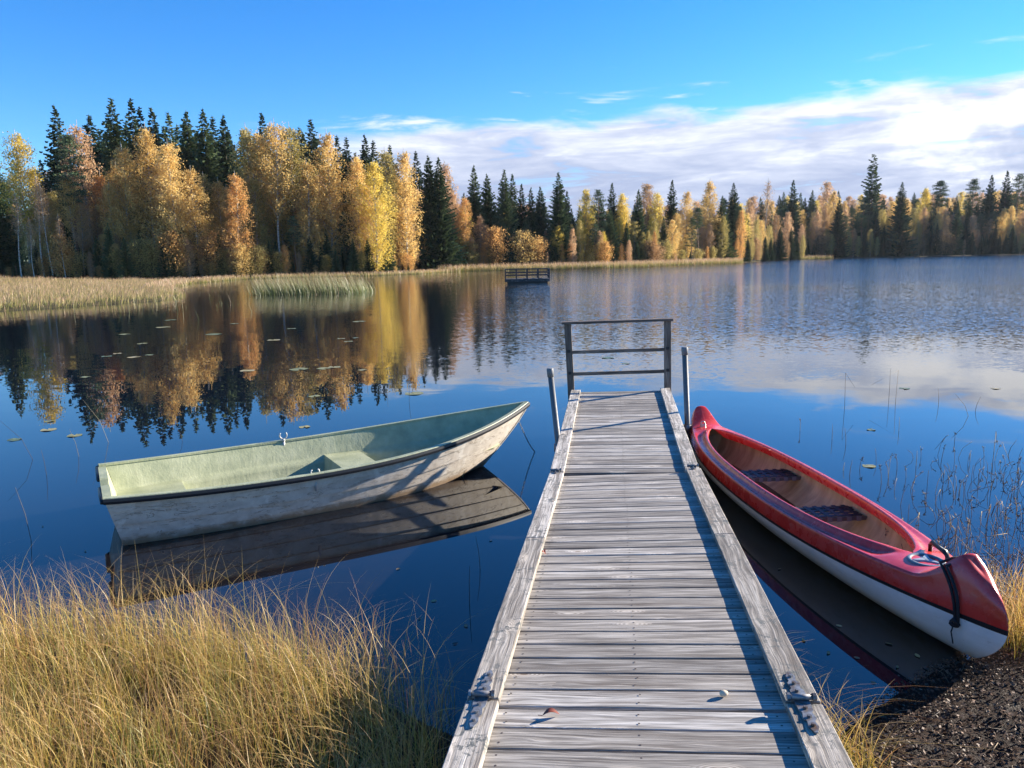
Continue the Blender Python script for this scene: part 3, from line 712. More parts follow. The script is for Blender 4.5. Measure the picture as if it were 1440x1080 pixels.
# ---------------------------------------------------------------- foliage
def leaf_mat(name, a, b, trans=.52, scale=.55):
    def fn(T):
        o = objco(T); oi = T.node('ShaderNodeObjectInfo').outputs['Random']; r = attr(T)
        n = T.noise(T.comb(*[T.math('ADD', T.math('MULTIPLY', q, scale), T.math('MULTIPLY', oi, 40)) for q in T.sep(o)]), 1, 3, .6)
        f = T.math('ADD', T.math('MULTIPLY', n, .7), T.math('MULTIPLY', r, .45)); f = T.math('ADD', f, T.math('MULTIPLY', T.math('SUBTRACT', oi, .5), .25))
        c = T.ramp(f, [(.28, a), (.78, b)])
        df = T.node('ShaderNodeBsdfDiffuse'); tr = T.node('ShaderNodeBsdfTranslucent'); T.put(df.inputs[0], c); T.put(tr.inputs[0], c)
        mx_ = T.node('ShaderNodeMixShader'); mx_.inputs[0].default_value = trans; T.l.new(df.outputs[0], mx_.inputs[1]); T.l.new(tr.outputs[0], mx_.inputs[2]); return mx_.outputs[0]
    return material(name, fn)
LM = {'gold': leaf_mat('golden_leaves', (.48, .31, .10), (.86, .63, .25)), 'yellow': leaf_mat('yellow_leaves', (.50, .37, .07), (.88, .70, .18)),
      'orange': leaf_mat('orange_leaves', (.44, .24, .08), (.85, .52, .20)), 'tan': leaf_mat('tan_leaves', (.36, .22, .12), (.74, .50, .29)),
      'olive': leaf_mat('olive_leaves', (.27, .23, .07), (.62, .50, .19)), 'brown': leaf_mat('brown_leaves', (.24, .15, .075), (.56, .36, .19)),
      'spruce': leaf_mat('spruce_needles', (.040, .070, .036), (.14, .18, .085), .12), 'dark': leaf_mat('dark_needles', (.028, .052, .032), (.10, .135, .072), .12),
      'pine': leaf_mat('pine_needles', (.040, .070, .040), (.14, .18, .095), .15)}
def bark(name, a, b):
    def fn(T):
        o = objco(T); x, y, z = T.sep(o); n = T.noise(T.comb(T.math('MULTIPLY', x, 2), T.math('MULTIPLY', y, 2), T.math('MULTIPLY', z, 5)), 1, 4, .7); return principled(T, T.ramp(n, [(.38, b), (.52, a)]), .8)
    return material(name, fn)
MB_birch = bark('birch_bark', (.48, .44, .37), (.12, .09, .07)); MB_spruce = bark('spruce_bark', (.09, .065, .05), (.05, .035, .03)); MB_pine = bark('pine_bark', (.26, .14, .08), (.10, .06, .04))
def leaves_mesh(name, P, size, mat, asp=.65, droop=0.):
    n = len(P); d1 = rng.normal(size=(n, 3)); d1[:, 2] -= droop; d1 /= np.linalg.norm(d1, axis=1)[:, None]; d2 = np.cross(d1, rng.normal(size=(n, 3))); d2 /= np.linalg.norm(d2, axis=1)[:, None]+1e-9
    s = size*rng.uniform(.6, 1.25, (n, 1)); V = np.stack([P-d1*s*.5, P+d2*s*asp*.5, P+d1*s*.5, P-d2*s*asp*.5], 1).reshape(-1, 3)
    return fastmesh(name, V, np.arange(n*4).reshape(-1, 4), mat, rnd=rng.uniform(0, 1, n))
def trunk_path(H, bend):
    a = rng.uniform(0, 2*PI); a2 = a+rng.uniform(1, 3)
    def f(z): t = z/H; return np.array([math.cos(a)*bend*math.sin(t*2.2)+math.cos(a2)*bend*.4*math.sin(t*6), math.sin(a)*bend*math.sin(t*2.2)+math.sin(a2)*bend*.4*math.sin(t*6), z])
    return f
def make_birch(h0, rmax, nb, nl, size=.25, H=20., up=(.55, .95), shape='cone', bend=.35, r0=.15, dense=1.):
    f = trunk_path(H, bend); b = MB(); zs = np.linspace(-.4, H*.97, 14); b.tube([f(z) for z in zs], r0*(1-zs.clip(0)/H)**.8+.02, 7)
    P = []
    for i in range(nb):
        t = (i+rng.uniform(0, 1))/nb; hz = h0+(0.985-h0)*t; u = t
        prof = (math.sin(PI*min(u*.80+.17, .985))**.62*(1.05-.15*u)) if shape == 'cone' else math.sqrt(max(1-(2*u-1)**2, .05))
        r = rmax*prof*rng.uniform(.55, 1.12); az = i*2.39996+rng.uniform(-.5, .5); upk = rng.uniform(*up)
        c0 = f(hz*H*.93); dirv = np.array([math.cos(az), math.sin(az), upk]); tip = c0+dirv*r; mid = (c0+tip)/2+np.array([0, 0, .12*r])
        b.tube([c0, mid, tip], [.035+.02*(1-t), .025, .008], 4, caps=False)
        k = max(int(nl/nb*(.35+prof)*dense*rng.uniform(.5, 1.4)), 4); q = rng.beta(2.0, 1.1, k)[:, None]; pts = c0+(tip-c0)*q; pts = pts+rng.normal(size=(k, 3))*np.array([.36, .36, .30])*(.5+.5*r/rmax)
        pts[:, 2] -= rng.exponential(.45, k)*(.4+.6*r/rmax); P.append(pts)
    P = np.concatenate(P); P = P[P[:, 2] > .3]
    return P, b
def make_spruce(H=20., rmax=3.4, rows=96, h0=.03, size=.60, gap=.0, power=.86, hang=1.):
    f = trunk_path(H, .06); b = MB(); zs = np.linspace(-.4, H, 10); b.tube([f(z) for z in zs], .17*(1-zs.clip(0)/H)+.012, 6); V = []; R = []
    for i in range(rows):
        t = (i+rng.uniform(-.4, .4))/rows; t = min(max(t, 0), 1); r = rmax*(1-t)**power*rng.uniform(.85, 1.1)+.10; n = int(7.5-2.5*t)
        for k in range(n):
            if rng.uniform() < gap: continue
            hz = min(h0*H+(H*(1-h0)-.15)*t+rng.uniform(-.38, .38), H-.05); az = 2*PI*k/n+i*1.1+rng.uniform(-.35, .35); rr = r*rng.uniform(.5, 1.12); o = f(hz); dv = np.array([math.cos(az), math.sin(az), 0]); sd_ = np.array([-dv[1], dv[0], 0]); m_ = max(int(rr/.34), 1)
            dro = rng.uniform(.10, .50)*(1-t)-.30*t
            for j in range(m_):
                q = (j+.7)/m_; c = o+dv*rr*q+np.array([0, 0, -dro*rr*q+.25*rr*q*q]); wd = size*(.26+.74*min(rr/1.5, 1))*(1.15-.7*q)*rng.uniform(.7, 1.25)
                for sgn in (1, -1):
                    e = sd_*sgn*wd+dv*wd*.5+np.array([0, 0, -rng.uniform(.15, .8)*wd*hang]); a = dv*.20+np.array([0, 0, .04]); V.append([c-a, c+e*.5-a*.6-np.array([0, 0, .10]), c+e, c+a]); R.append(rng.uniform())
                h_ = rng.uniform(.25, .6)*(1-t*.85)*hang; V.append([c-dv*.2, c+sd_*.1-np.array([0, 0, h_]), c+dv*.2-np.array([0, 0, h_*.7]), c+dv*.2]); R.append(rng.uniform())
    tp = f(H)
    for q in range(6):
        az = q*1.05; d_ = np.array([math.cos(az), math.sin(az), 0]); z_ = -.15*q; V.append([tp+[0, 0, z_+.25], tp+[0, 0, z_-.25], tp+d_*(.10+.05*q)+[0, 0, z_-.12], tp+d_*.05+[0, 0, z_+.1]]); R.append(.5)
    V = np.array(V).reshape(-1, 3); return V, np.array(R), b
def make_pine(H=20., h0=.45, rmax=2.6, nb=46, nl=5200, size=.34):
    f = trunk_path(H, .4); b = MB(); zs = np.linspace(-.4, H*.97, 12); b.tube([f(z) for z in zs], .19*(1-zs.clip(0)/H)**.7+.02, 7); P = []
    for i in range(nb):
        t = (i+rng.uniform())/nb; hz = h0+(.98-h0)*t; r = rmax*(math.sin(PI*min(t*.8+.25, 1))**.6+.12)*rng.uniform(.5, 1.15); az = i*2.4+rng.uniform(-.4, .4); c0 = f(hz*H); tip = c0+np.array([math.cos(az)*r, math.sin(az)*r, rng.uniform(-.05, .45)*r])
        b.tube([c0, (c0+tip)/2+[0, 0, -.05], tip], [.05, .035, .01], 4, caps=False); nc = 4
        for q in rng.uniform(.45, 1.05, nc): k = int(nl/nb/nc); P.append(c0+(tip-c0)*q+rng.normal(size=(k, 3))*np.array([.42, .42, .16]))
    return np.concatenate(P), b
TREES = {}
def reg(kind, crown, trunk, H): TREES.setdefault(kind, []).append((crown, trunk, H))
for h0, rm, nb, nl in ((.05, 3.0, 90, 9000), (.08, 2.7, 86, 8200), (.04, 3.4, 96, 10400), (.12, 2.9, 80, 8000)):
    P, b = make_birch(h0, rm, nb, nl); reg('full', leaves_mesh('crown', P, .25, LM['gold'], droop=.4), b.mesh('trunk', MB_birch), 20.)
for h0, rm, nb, nl in ((.38, 2.8, 62, 5600), (.45, 2.6, 56, 4700), (.33, 3.1, 66, 6200)):
    P, b = make_birch(h0, rm, nb, nl, bend=.55); reg('high', leaves_mesh('crown', P, .25, LM['gold'], droop=.4), b.mesh('trunk', MB_birch), 20.)
for h0, rm, nb, nl in ((.42, 1.7, 46, 1500), (.50, 1.5, 40, 1200)):
    P, b = make_birch(h0, rm, nb, nl, bend=.7, size=.2); reg('thin', leaves_mesh('crown', P, .22, LM['tan'], droop=.3), b.mesh('trunk', MB_birch), 20.)
for rm in (4.7, 4.1, 5.2): V, R_, b = make_spruce(rmax=rm); reg('spruce', fastmesh('crown', V, np.arange(len(V)).reshape(-1, 4), LM['spruce'], rnd=R_), b.mesh('trunk', MB_spruce), 20.)
V, R_, b = make_spruce(rmax=3.5, rows=92, power=.8, gap=.05); reg('narrow', fastmesh('crown', V, np.arange(len(V)).reshape(-1, 4), LM['spruce'], rnd=R_), b.mesh('trunk', MB_spruce), 20.)
V, R_, b = make_spruce(rmax=3.0, rows=34, power=.6, gap=.22, h0=.30, size=.8); reg('loose', fastmesh('crown', V, np.arange(len(V)).reshape(-1, 4), LM['dark'], rnd=R_), b.mesh('trunk', MB_spruce), 20.)
for h0, rm in ((.5, 2.4), (.35, 2.8), (.62, 2.0)): P, b = make_pine(h0=h0, rmax=rm); reg('pine', leaves_mesh('crown', P, .34, LM['pine'], asp=.35), b.mesh('trunk', MB_pine), 20.)
for rm in (2.0, 2.6, 1.7):
    P, b = make_birch(.02, rm, 60, 3400, H=6., shape='round', r0=.06, up=(.3, .9), bend=.15); reg('bush', leaves_mesh('crown', P, .20, LM['orange']), b.mesh('trunk', MB_spruce), 6.)
SHORE_X = [-200, 0, 230, 340, 420, 530, 640, 720, 850, 950, 1035, 1100, 1150, 1250, 1440, 1600]
SHORE_Y = [92, 97, 101, 105, 111, 113, 135, 139, 145, 160, 181, 226, 250, 258, 266, 272]
def shoreY(x): return float(np.interp(x, SHORE_X, SHORE_Y))
USED = {}
def tree(kind, x, top, colour=None, off=4., label=None, group=None, wide=1., var=None, maxh=None):
    Y = shoreY(x)+off; p = atY(x, 385, Y); X = p[0]; g = float(height(np.array(X), np.array(Y))); zt = atY(x, top, Y)[2]
    cr, tk, H0 = TREES[kind][(var if var is not None else USED.get(kind, 0)) % len(TREES[kind])]; USED[kind] = USED.get(kind, 0)+1
    sc = max((zt-g)/H0, .08); bot = {'bush': 'bush', 'pine': 'pine_tree', 'full': 'birch_tree', 'high': 'birch_tree', 'thin': 'birch_tree'}.get(kind, 'spruce_tree')
    e = empty(bot, (X, Y, g-.05), (0, 0, rng.uniform(0, 2*PI))); e.scale = (sc*wide, sc*wide, sc)
    for nm, me in (('crown', cr), ('trunk', tk)):
        o = obj(nm, me, e)
        if nm == 'crown' and colour: o.material_slots[0].link = 'OBJECT'; o.material_slots[0].material = LM[colour]
    cat = {'bush': 'bush', 'pine_tree': 'pine', 'birch_tree': 'birch', 'spruce_tree': 'spruce'}[bot]; tag(e, label, cat, group); return e
FR = [ # kind, photo x, photo y of the top, colour, metres behind the shore, label
 ('spruce', 4, 197, 'spruce', 10, 'dark spruce at the left edge of the photo behind the sedge meadow'),
 ('high', 43, 174, 'yellow', 6, 'yellow-crowned birch, leftmost tall one, with bare trunks below it'),
 ('spruce', 103, 147, 'dark', 20, 'tall narrow dark spruce tip rising above the broad green pine'),
 ('pine', 112, 186, 'pine', 5, 'broad green pine among the birches at the left, below the leftmost tall spruce tip'),
 ('high', 137, 160, 'tan', 9, 'pinkish orange birch crown immediately right of the broad green pine'),
 ('spruce', 149, 160, 'dark', 22, 'small dark spruce tip peeping out behind the pinkish birch at the left'),
 ('spruce', 181, 137, 'spruce', 17, 'tallest spruce of the left wood, thick green top above the birches'),
 ('full', 184, 192, 'gold', 6, 'golden birch standing directly below the tallest spruce of the left wood'),
 ('narrow', 207, 138, 'dark', 18, 'slim tall spruce next to the right of the tallest spruce'),
 ('narrow', 218, 150, 'dark', 20, 'short spruce tip tucked behind the second tallest spruce'),
 ('full', 224, 163, 'gold', 6, 'tall slender golden birch with a pointed top between two dark spruces'),
 ('spruce', 235, 150, 'dark', 20, 'dark spruce top just right of the pointed golden birch'),
 ('full', 252, 188, 'gold', 4, 'wide light golden birch in the left wood with a long white trunk'),
 ('narrow', 257, 158, 'spruce', 22, 'spruce top standing above the wide light golden birch'),
 ('high', 283, 226, 'gold', 4, 'lower golden birch with twin white trunks under the row of spruces'),
 ('spruce', 281, 155, 'spruce', 20, 'spruce top second in the row of spruces behind the twin-trunk birch'),
 ('spruce', 304, 153, 'spruce', 16, 'broad blue-green spruce, widest of the row behind the orange birch'),
 ('narrow', 316, 163, 'dark', 21, 'thin spruce tip leaning close behind the broad blue-green spruce'),
 ('spruce', 331, 161, 'dark', 18, 'dark spruce at the right end of the row above the orange birch'),
 ('full', 338, 234, 'orange', 2, 'orange birch leafy down to the ground by the water in the left wood'),
 ('full', 356, 164, 'olive', 10, 'greenish yellow birch top behind the orange leafy birch'),
 ('full', 376, 170, 'gold', 8, 'pale golden birch on the left of the highest birch group'),
 ('narrow', 384, 158, 'dark', 24, 'tiny dark spruce tip above the highest birch group'),
 ('high', 396, 156, 'gold', 4, 'highest birch of the wood with a long white trunk through its crown'),
 ('full', 416, 163, 'olive', 7, 'olive-golden birch right of the highest birch'),
 ('full', 437, 215, 'gold', 3, 'mid-height golden birch at the water behind the tall reed bed'),
 ('spruce', 434, 178, 'dark', 20, 'dark spruce tip between the highest birches and the brown-topped birch'),
 ('spruce', 449, 167, 'dark', 19, 'sharp dark spruce standing alone left of the brown-topped birch'),
 ('full', 469, 174, 'gold', 6, 'tall birch with a brown bare top in the middle of the left wood'),
 ('narrow', 484, 190, 'dark', 19, 'dark spruce tip just right of the brown-topped birch'),
 ('narrow', 497, 193, 'dark', 20, 'low dark spruce tip left of the bright yellow birch'),
 ('full', 510, 206, 'gold', 5, 'golden birch merging into the left of the bright yellow birch'),
 ('spruce', 522, 189, 'dark', 21, 'spruce tip rising straight behind the bright yellow birch'),
 ('full', 530, 216, 'yellow', 3, 'bright yellow birch, the brightest tree of the left shore'),
 ('narrow', 533, 197, 'dark', 22, 'thin spruce tip above the right shoulder of the bright yellow birch'),
 ('full', 545, 200, 'olive', 8, 'greenish birch top between the bright yellow birch and the last big golden birch'),
 ('narrow', 556, 204, 'dark', 20, 'dark spruce tip behind the last big golden birch of the left wood'),
 ('full', 573, 202, 'gold', 4, 'last big golden birch of the left wood with a white leaning trunk'),
 ('narrow', 591, 212, 'dark', 18, 'dark spruce tip between the last golden birch and the big dark spruces'),
 ('spruce', 608, 218, 'spruce', 5, 'big dark spruce, left one of the close pair'),
 ('spruce', 622, 221, 'spruce', 2, 'big dark spruce green to the ground, right one of the close pair'),
 ('full', 628, 218, 'tan', 16, 'reddish birch top peeping out behind the close pair of big spruces'),
 ('full', 641, 262, 'tan', 6, 'tan birch right of the close pair of big dark spruces'),
 ('full', 656, 270, 'orange', 3, 'orange-brown birch between the big spruce pair and the pointed middle spruces'),
 ('spruce', 670, 232, 'spruce', 9, 'pointed spruce, first of the group above the swimming platform'),
 ('spruce', 688, 244, 'spruce', 12, 'blunt-topped spruce, second of the group above the swimming platform'),
 ('spruce', 712, 238, 'spruce', 8, 'tall pointed spruce straight above the left end of the swimming platform'),
 ('narrow', 723, 244, 'spruce', 12, 'slim spruce next to the tall one above the swimming platform'),
 ('narrow', 735, 258, 'dark', 10, 'lower slim spruce above the middle of the swimming platform'),
 ('spruce', 748, 263, 'spruce', 9, 'small straight spruce above the right half of the swimming platform'),
 ('spruce', 761, 262, 'dark', 9, 'dark spruce left of the lone-standing tall middle spruce'),
 ('spruce', 786, 242, 'spruce', 5, 'tall middle spruce right of the swimming platform, ragged lower branches'),
 ('narrow', 798, 268, 'dark', 10, 'dark spruce hugging the right side of the tall middle spruce'),
 ('full', 822, 258, 'yellow', 9, 'round yellow birch right of the tall middle spruce'),
 ('pine', 841, 265, 'pine', 8, 'green pine beside the round yellow birch in the middle wood'),
 ('narrow', 860, 257, 'dark', 14, 'narrow spruce tip between two yellow birches in the middle wood'),
 ('full', 874, 264, 'yellow', 12, 'yellow birch right of the narrow middle spruce tip'),
 ('spruce', 897, 266, 'spruce', 7, 'dark green spruce under the brown bare-topped birch of the middle wood'),
 ('full', 907, 250, 'brown', 18, 'brown round bare-topped birch above the middle wood'),
 ('full', 922, 264, 'yellow', 12, 'yellow birch right of the brown bare-topped one'),
 ('narrow', 943, 253, 'dark', 16, 'single dark spruce tip above the yellow birches, right of the railing'),
 ('full', 964, 262, 'gold', 9, 'golden birch next right of the single dark spruce tip'),
 ('full', 994, 246, 'gold', 10, 'large golden birch, highest of the middle wood'),
 ('spruce', 1013, 275, 'spruce', 6, 'green spruce in front of the highest golden middle birch'),
 ('spruce', 1028, 257, 'dark', 12, 'dark spruce behind the thin bright orange birch on the point'),
 ('full', 1040, 290, 'orange', 2, 'thin bright orange birch at the end of the pale reed strip', .62),
 ('thin', 1075, 245, 'brown', 22, 'nearly bare thin birch on the hill of the right shore'),
 ('spruce', 1110, 253, 'dark', 26, 'spruce tip on the hill left of the large pale orange birch'),
 ('full', 1155, 248, 'tan', 22, 'large pale orange birch, highest on the hill left of the lone tall tree'),
 ('full', 1168, 262, 'gold', 14, 'golden birch right below the large pale orange birch on the hill'),
 ('spruce', 1175, 281, 'dark', 5, 'dark pointed spruce at the water left of the lone tall tree'),
 ('loose', 1220, 217, 'spruce', 34, 'lone tall loose-branched tree sticking far above the right wood'),
 ('spruce', 1261, 256, 'dark', 4, 'tall near-black spruce at the water right of the lone tall tree'),
 ('full', 1295, 258, 'yellow', 30, 'yellow birch top on the ridge right of the near-black spruce'),
 ('pine', 1312, 253, 'pine', 26, 'pine with an open crown on the ridge, left one of the ridge pines'),
 ('narrow', 1340, 284, 'spruce', 4, 'slim spruce at the water under the ridge pines'),
 ('pine', 1362, 250, 'pine', 34, 'flat-crowned pine on the ridge, second of the ridge pines'),
 ('spruce', 1384, 246, 'dark', 20, 'dark spruce standing over the right wood between ridge pines'),
 ('narrow', 1405, 240, 'dark', 24, 'pointed dark spruce tip, highest at the right edge of the wood'),
 ('pine', 1424, 243, 'pine', 22, 'dark pine close to the right edge of the photo'),
 ('pine', 1438, 240, 'pine', 18, 'dark pine cut by the right edge of the photo'),
 ('thin', 30, 262, 'tan', 1, 'crooked thin white birch, leftmost at the edge of the sedge meadow'),
 ('thin', 62, 236, 'tan', 2, 'tall thin white birch, second from the left at the meadow edge'),
 ('thin', 75, 250, 'tan', 2, 'thin white birch, third from the left at the meadow edge'),
 ('thin', 92, 296, 'tan', 1, 'short thin white birch at the meadow edge under the broad green pine'),
 ('thin', 48, 300, 'tan', 1, 'shortest thin white birch at the meadow edge'),
 ('bush', 700, 316, 'orange', 1.5, 'bright orange round bush by the water left of the swimming platform'),
 ('narrow', 714, 315, 'dark', 1.5, 'small dark spruce between two round bushes beside the swimming platform'),
 ('bush', 738, 322, 'gold', 2, 'yellow-brown round bush behind the swimming platform'),
 ('bush', 757, 330, 'orange', 2, 'orange bush behind the right end of the swimming platform'),
 ('full', 806, 317, 'tan', 2, 'small pink-orange birch at the water in the middle wood', .7),
 ('bush', 850, 337, 'orange', 1.5, 'orange bush at the water below the middle wood'),
 ('bush', 665, 352, 'olive', 1, 'low yellow-green bush at the water under the orange-brown birch'),
 ('bush', 635, 350, 'olive', 1, 'low green-yellow bush right of the big spruce pair'),
 ('full', 167, 338, 'gold', 2, 'low golden-brown birch bush in front of the dark young spruces', 1.5),
 ('full', 919, 321, 'orange', 2, 'little orange birch standing by the reed strip in the middle wood', .7),
 ('full', 402, 340, 'orange', 1.5, 'low orange birch at the water behind the tall reed bed', 1.3),
 ('pine', 418, 302, 'pine', 1.5, 'small green pine at the water behind the tall reed bed'),
]
for t in FR: tree(t[0], t[1], t[2], t[3], t[4], t[5], wide=(t[6] if len(t) > 6 else 1.))
VX = [-80, 0, 60, 110, 160, 200, 300, 400, 460, 550, 600, 640, 700, 760, 850, 950, 1050, 1150, 1250, 1350, 1440, 1520]
VY = [225, 228, 212, 200, 192, 182, 192, 185, 198, 218, 236, 264, 272, 276, 276, 276, 272, 270, 268, 265, 263, 263]
def fill(x0, x1, step, offs, drop, kinds, label, group):
    x = x0
    while x < x1:
        k, c = kinds[int(rng.integers(len(kinds)))]; top = float(np.interp(x, VX, VY))+rng.uniform(*drop); lab = label(k, c)
        tree(k, x, top, c, rng.uniform(*offs), lab[0], lab[1]); x += step*rng.uniform(.6, 1.4)
CN = {'gold': 'golden', 'yellow': 'yellow', 'orange': 'orange', 'tan': 'tan', 'olive': 'olive green', 'brown': 'brown', 'spruce': 'green', 'dark': 'dark green', 'pine': 'green'}
def lab(where):
    def f(k, c):
        t = {'full': 'birch', 'high': 'birch', 'thin': 'birch', 'spruce': 'spruce', 'narrow': 'spruce', 'loose': 'spruce', 'pine': 'pine', 'bush': 'bush'}[k]
        return f'{CN[c]} {t} crowded among its neighbours in the {where}', f'{CN[c]} {t} trees of the {where}'
    return f
BIR = [('full', 'gold'), ('full', 'tan'), ('high', 'gold'), ('full', 'olive'), ('high', 'tan')]
fill(-70, 640, 17, (12, 24), (8, 40), BIR+[('full', 'gold'), ('spruce', 'spruce'), ('spruce', 'dark')], lab('wood on the left shore'), '')
fill(150, 640, 13, (20, 32), (-14, 10), [('spruce', 'spruce'), ('spruce', 'dark'), ('narrow', 'spruce')], lab('back row of the left shore wood'), '')
fill(-70, 640, 12, (5, 12), (35, 95), BIR+[('full', 'orange'), ('full', 'tan'), ('full', 'gold'), ('spruce', 'spruce')], lab('left shore wood, lower row'), '')
fill(-60, 640, 11, (1.5, 7), (120, 165), [('spruce', 'spruce'), ('spruce', 'dark'), ('spruce', 'spruce'), ('full', 'brown'), ('full', 'gold'), ('bush', 'orange')], lab('undergrowth of the left shore wood'), '')
fill(640, 1050, 11, (12, 26), (0, 18), [('full', 'gold'), ('full', 'yellow'), ('spruce', 'spruce'), ('spruce', 'dark'), ('full', 'tan'), ('pine', 'pine')], lab('middle wood behind the reed strip'), '')
fill(640, 1050, 9, (3, 10), (14, 50), [('full', 'olive'), ('full', 'gold'), ('spruce', 'spruce'), ('full', 'tan'), ('full', 'yellow'), ('pine', 'pine')], lab('middle wood, lower row'), '')
fill(640, 1050, 11, (1.5, 4), (58, 80), [('spruce', 'spruce'), ('bush', 'brown'), ('full', 'orange'), ('full', 'tan'), ('bush', 'olive')], lab('undergrowth of the middle wood'), '')
fill(1050, 1500, 8, (50, 90), (-3, 8), [('full', 'yellow'), ('full', 'gold'), ('full', 'tan'), ('spruce', 'spruce'), ('spruce', 'dark'), ('full', 'gold')], lab('far ridge on the right'), '')
fill(1050, 1500, 9, (24, 46), (6, 24), [('full', 'gold'), ('full', 'tan'), ('spruce', 'spruce'), ('pine', 'pine'), ('spruce', 'dark')], lab('slope of the right shore'), '')
fill(1050, 1500, 8, (8, 20), (20, 46), [('full', 'olive'), ('full', 'tan'), ('pine', 'pine'), ('spruce', 'dark'), ('full', 'gold'), ('high', 'brown')], lab('right shore wood, lower row'), '')
fill(1050, 1500, 7.5, (1.5, 6), (48, 72), [('spruce', 'dark'), ('full', 'brown'), ('bush', 'brown'), ('full', 'olive'), ('spruce', 'dark')], lab('undergrowth of the right shore'), '')

fill(-60, 640, 15, (1., 3), (140, 178), [('bush', 'orange'), ('full', 'tan'), ('bush', 'gold'), ('spruce', 'spruce'), ('bush', 'olive')], lab('shrub fringe along the left shore'), '')

# ---------------------------------------------------------------- blades: grass, sedge, reeds
def blades(name, base, hgt, lean, az, width, mat, K=6, curl=1., kind=None, pw=2., parent=None):
    """base (n,3); each blade is a tapering strip that bends over"""
    n = len(base); s = np.linspace(0, 1, K+1)[None, :]; H = hgt[:, None]; Lh = (lean*hgt)[:, None]; ca, sa = np.cos(az)[:, None], np.sin(az)[:, None]
    hor = Lh*(s**pw*.85+s*.15); ver = H*(s-(.42*np.minimum(lean, 1.3)[:, None])*s**3.0)
    C = np.stack([base[:, 0:1]+ca*hor, base[:, 1:2]+sa*hor, base[:, 2:3]+ver], -1)
    ta = az+PI/2+rng.uniform(-.9, .9, n); wv = np.stack([np.cos(ta), np.sin(ta), np.zeros(n)], -1)[:, None, :]; wd = width[:, None]*(1-s**2.2*.93)/2
    V = np.stack([C-wv*wd[..., None], C+wv*wd[..., None]], 2).reshape(-1, 3); i = (np.arange(n)[:, None]*(K+1)+np.arange(K)[None, :])*2
    F = np.stack([i, i+1, i+3, i+2], -1).reshape(-1, 4); rn = np.repeat(rng.uniform(0, 1, n), K); uu = np.broadcast_to(s, (n, K+1)); u0 = uu[:, :-1]; u1 = uu[:, 1:]; z0 = np.zeros_like(u0)
    UV = np.stack([np.stack([u0, z0], -1), np.stack([u0, z0+1], -1), np.stack([u1, z0+1], -1), np.stack([u1, z0], -1)], 2).reshape(-1, 2)
    o = obj(name, fastmesh(name, V, F, mat, rnd=rn, uv=UV, smooth=True), parent)
    if kind: tag(o, kind=kind)
    return o
def blade_mat(name, low, mid, tip, red, trans=.4):
    def fn(T):
        u = T.sep(uvs(T))[0]; r = attr(T); g = T.node('ShaderNodeNewGeometry').outputs['Position']; n = T.noise(g, 1.3, 3, .6)
        a = T.ramp(T.math('ADD', u, T.math('MULTIPLY', T.math('SUBTRACT', r, .5), .5)), [(.05, low), (.40, mid), (.85, tip)])
        a = T.mix(T.smooth(r, .80, .9, 0, .75), a, tuple(red)+(1,)); a = T.mix(T.smooth(r, .25, .1, 0, .6), a, tuple(low)+(1,)); a = T.mix(T.smooth(n, .55, .7, 0, .45), a, tuple(tip)+(1,))
        df = T.node('ShaderNodeBsdfDiffuse'); tr = T.node('ShaderNodeBsdfTranslucent'); T.put(df.inputs[0], a); T.put(tr.inputs[0], a); gl = T.node('ShaderNodeBsdfGlossy'); gl.inputs['Roughness'].default_value = .45; gl.inputs[0].default_value = (.5, .5, .5, 1)
        m1 = T.node('ShaderNodeMixShader'); m1.inputs[0].default_value = trans; T.l.new(df.outputs[0], m1.inputs[1]); T.l.new(tr.outputs[0], m1.inputs[2])
        m2 = T.node('ShaderNodeMixShader'); m2.inputs[0].default_value = .06; T.l.new(m1.outputs[0], m2.inputs[1]); T.l.new(gl.outputs[0], m2.inputs[2]); return m2.outputs[0]
    return material(name, fn)
G1 = blade_mat('straw_grass', (.22, .20, .03), (.55, .38, .08), (.70, .48, .20), (.36, .15, .05))
G2 = blade_mat('meadow_sedge', (.22, .22, .06), (.42, .36, .13), (.66, .43, .29), (.50, .32, .19)); G3 = blade_mat('lake_reed', (.12, .17, .04), (.26, .28, .10), (.34, .29, .17), (.22, .13, .07))
def scatter(n, x0, x1, y0, y1, test, tries=12):
    P = np.stack([rng.uniform(x0, x1, n*tries), rng.uniform(y0, y1, n*tries)], -1); d = sdist(P[:, 0], P[:, 1]); P = P[test(P[:, 0], P[:, 1], d)][:n]; z = height(P[:, 0], P[:, 1]); return np.column_stack([P, np.maximum(z, -.05)-.01])
def tuftify(P, k, sp):
    c = P[rng.integers(0, len(P), len(P)*k)]; return c+np.column_stack([rng.normal(0, sp, len(c)), rng.normal(0, sp, len(c)), np.zeros(len(c))])
# foreground grass left of the jetty
def leftjet(X, Y): return X < -.31+.135*(Y-2.3)-.15*np.clip(Y-2.5, 0, 2)
def bank(n0, k, sp, hr, lean, wr, mat, label, K=8, pw=3.2, dm=-.05, dM=9, jit=1.9, clump=0.):
    P = scatter(n0, -5.6, 0, .6, 4.6, lambda X, Y, d: (d > dm) & (d < dM) & leftjet(X+.03, Y) & (X > -Y*.95-.9))
    if clump: P = P[(np.sin(P[:, 0]*5.1+1)*np.sin(P[:, 1]*6.3)+np.sin(P[:, 0]*11+P[:, 1]*9)*.6) > -clump]
    P = tuftify(P, k, sp); P = P[leftjet(P[:, 0], P[:, 1])]; n = len(P)
    o = blades('grass', P, hr(n), rng.gamma(2.6, lean/2.6, n).clip(0, 1.9), rng.normal(PI*.9, jit, n), rng.uniform(*wr, n), mat, K=K, pw=pw); tag(o, label, 'grass', kind='stuff')
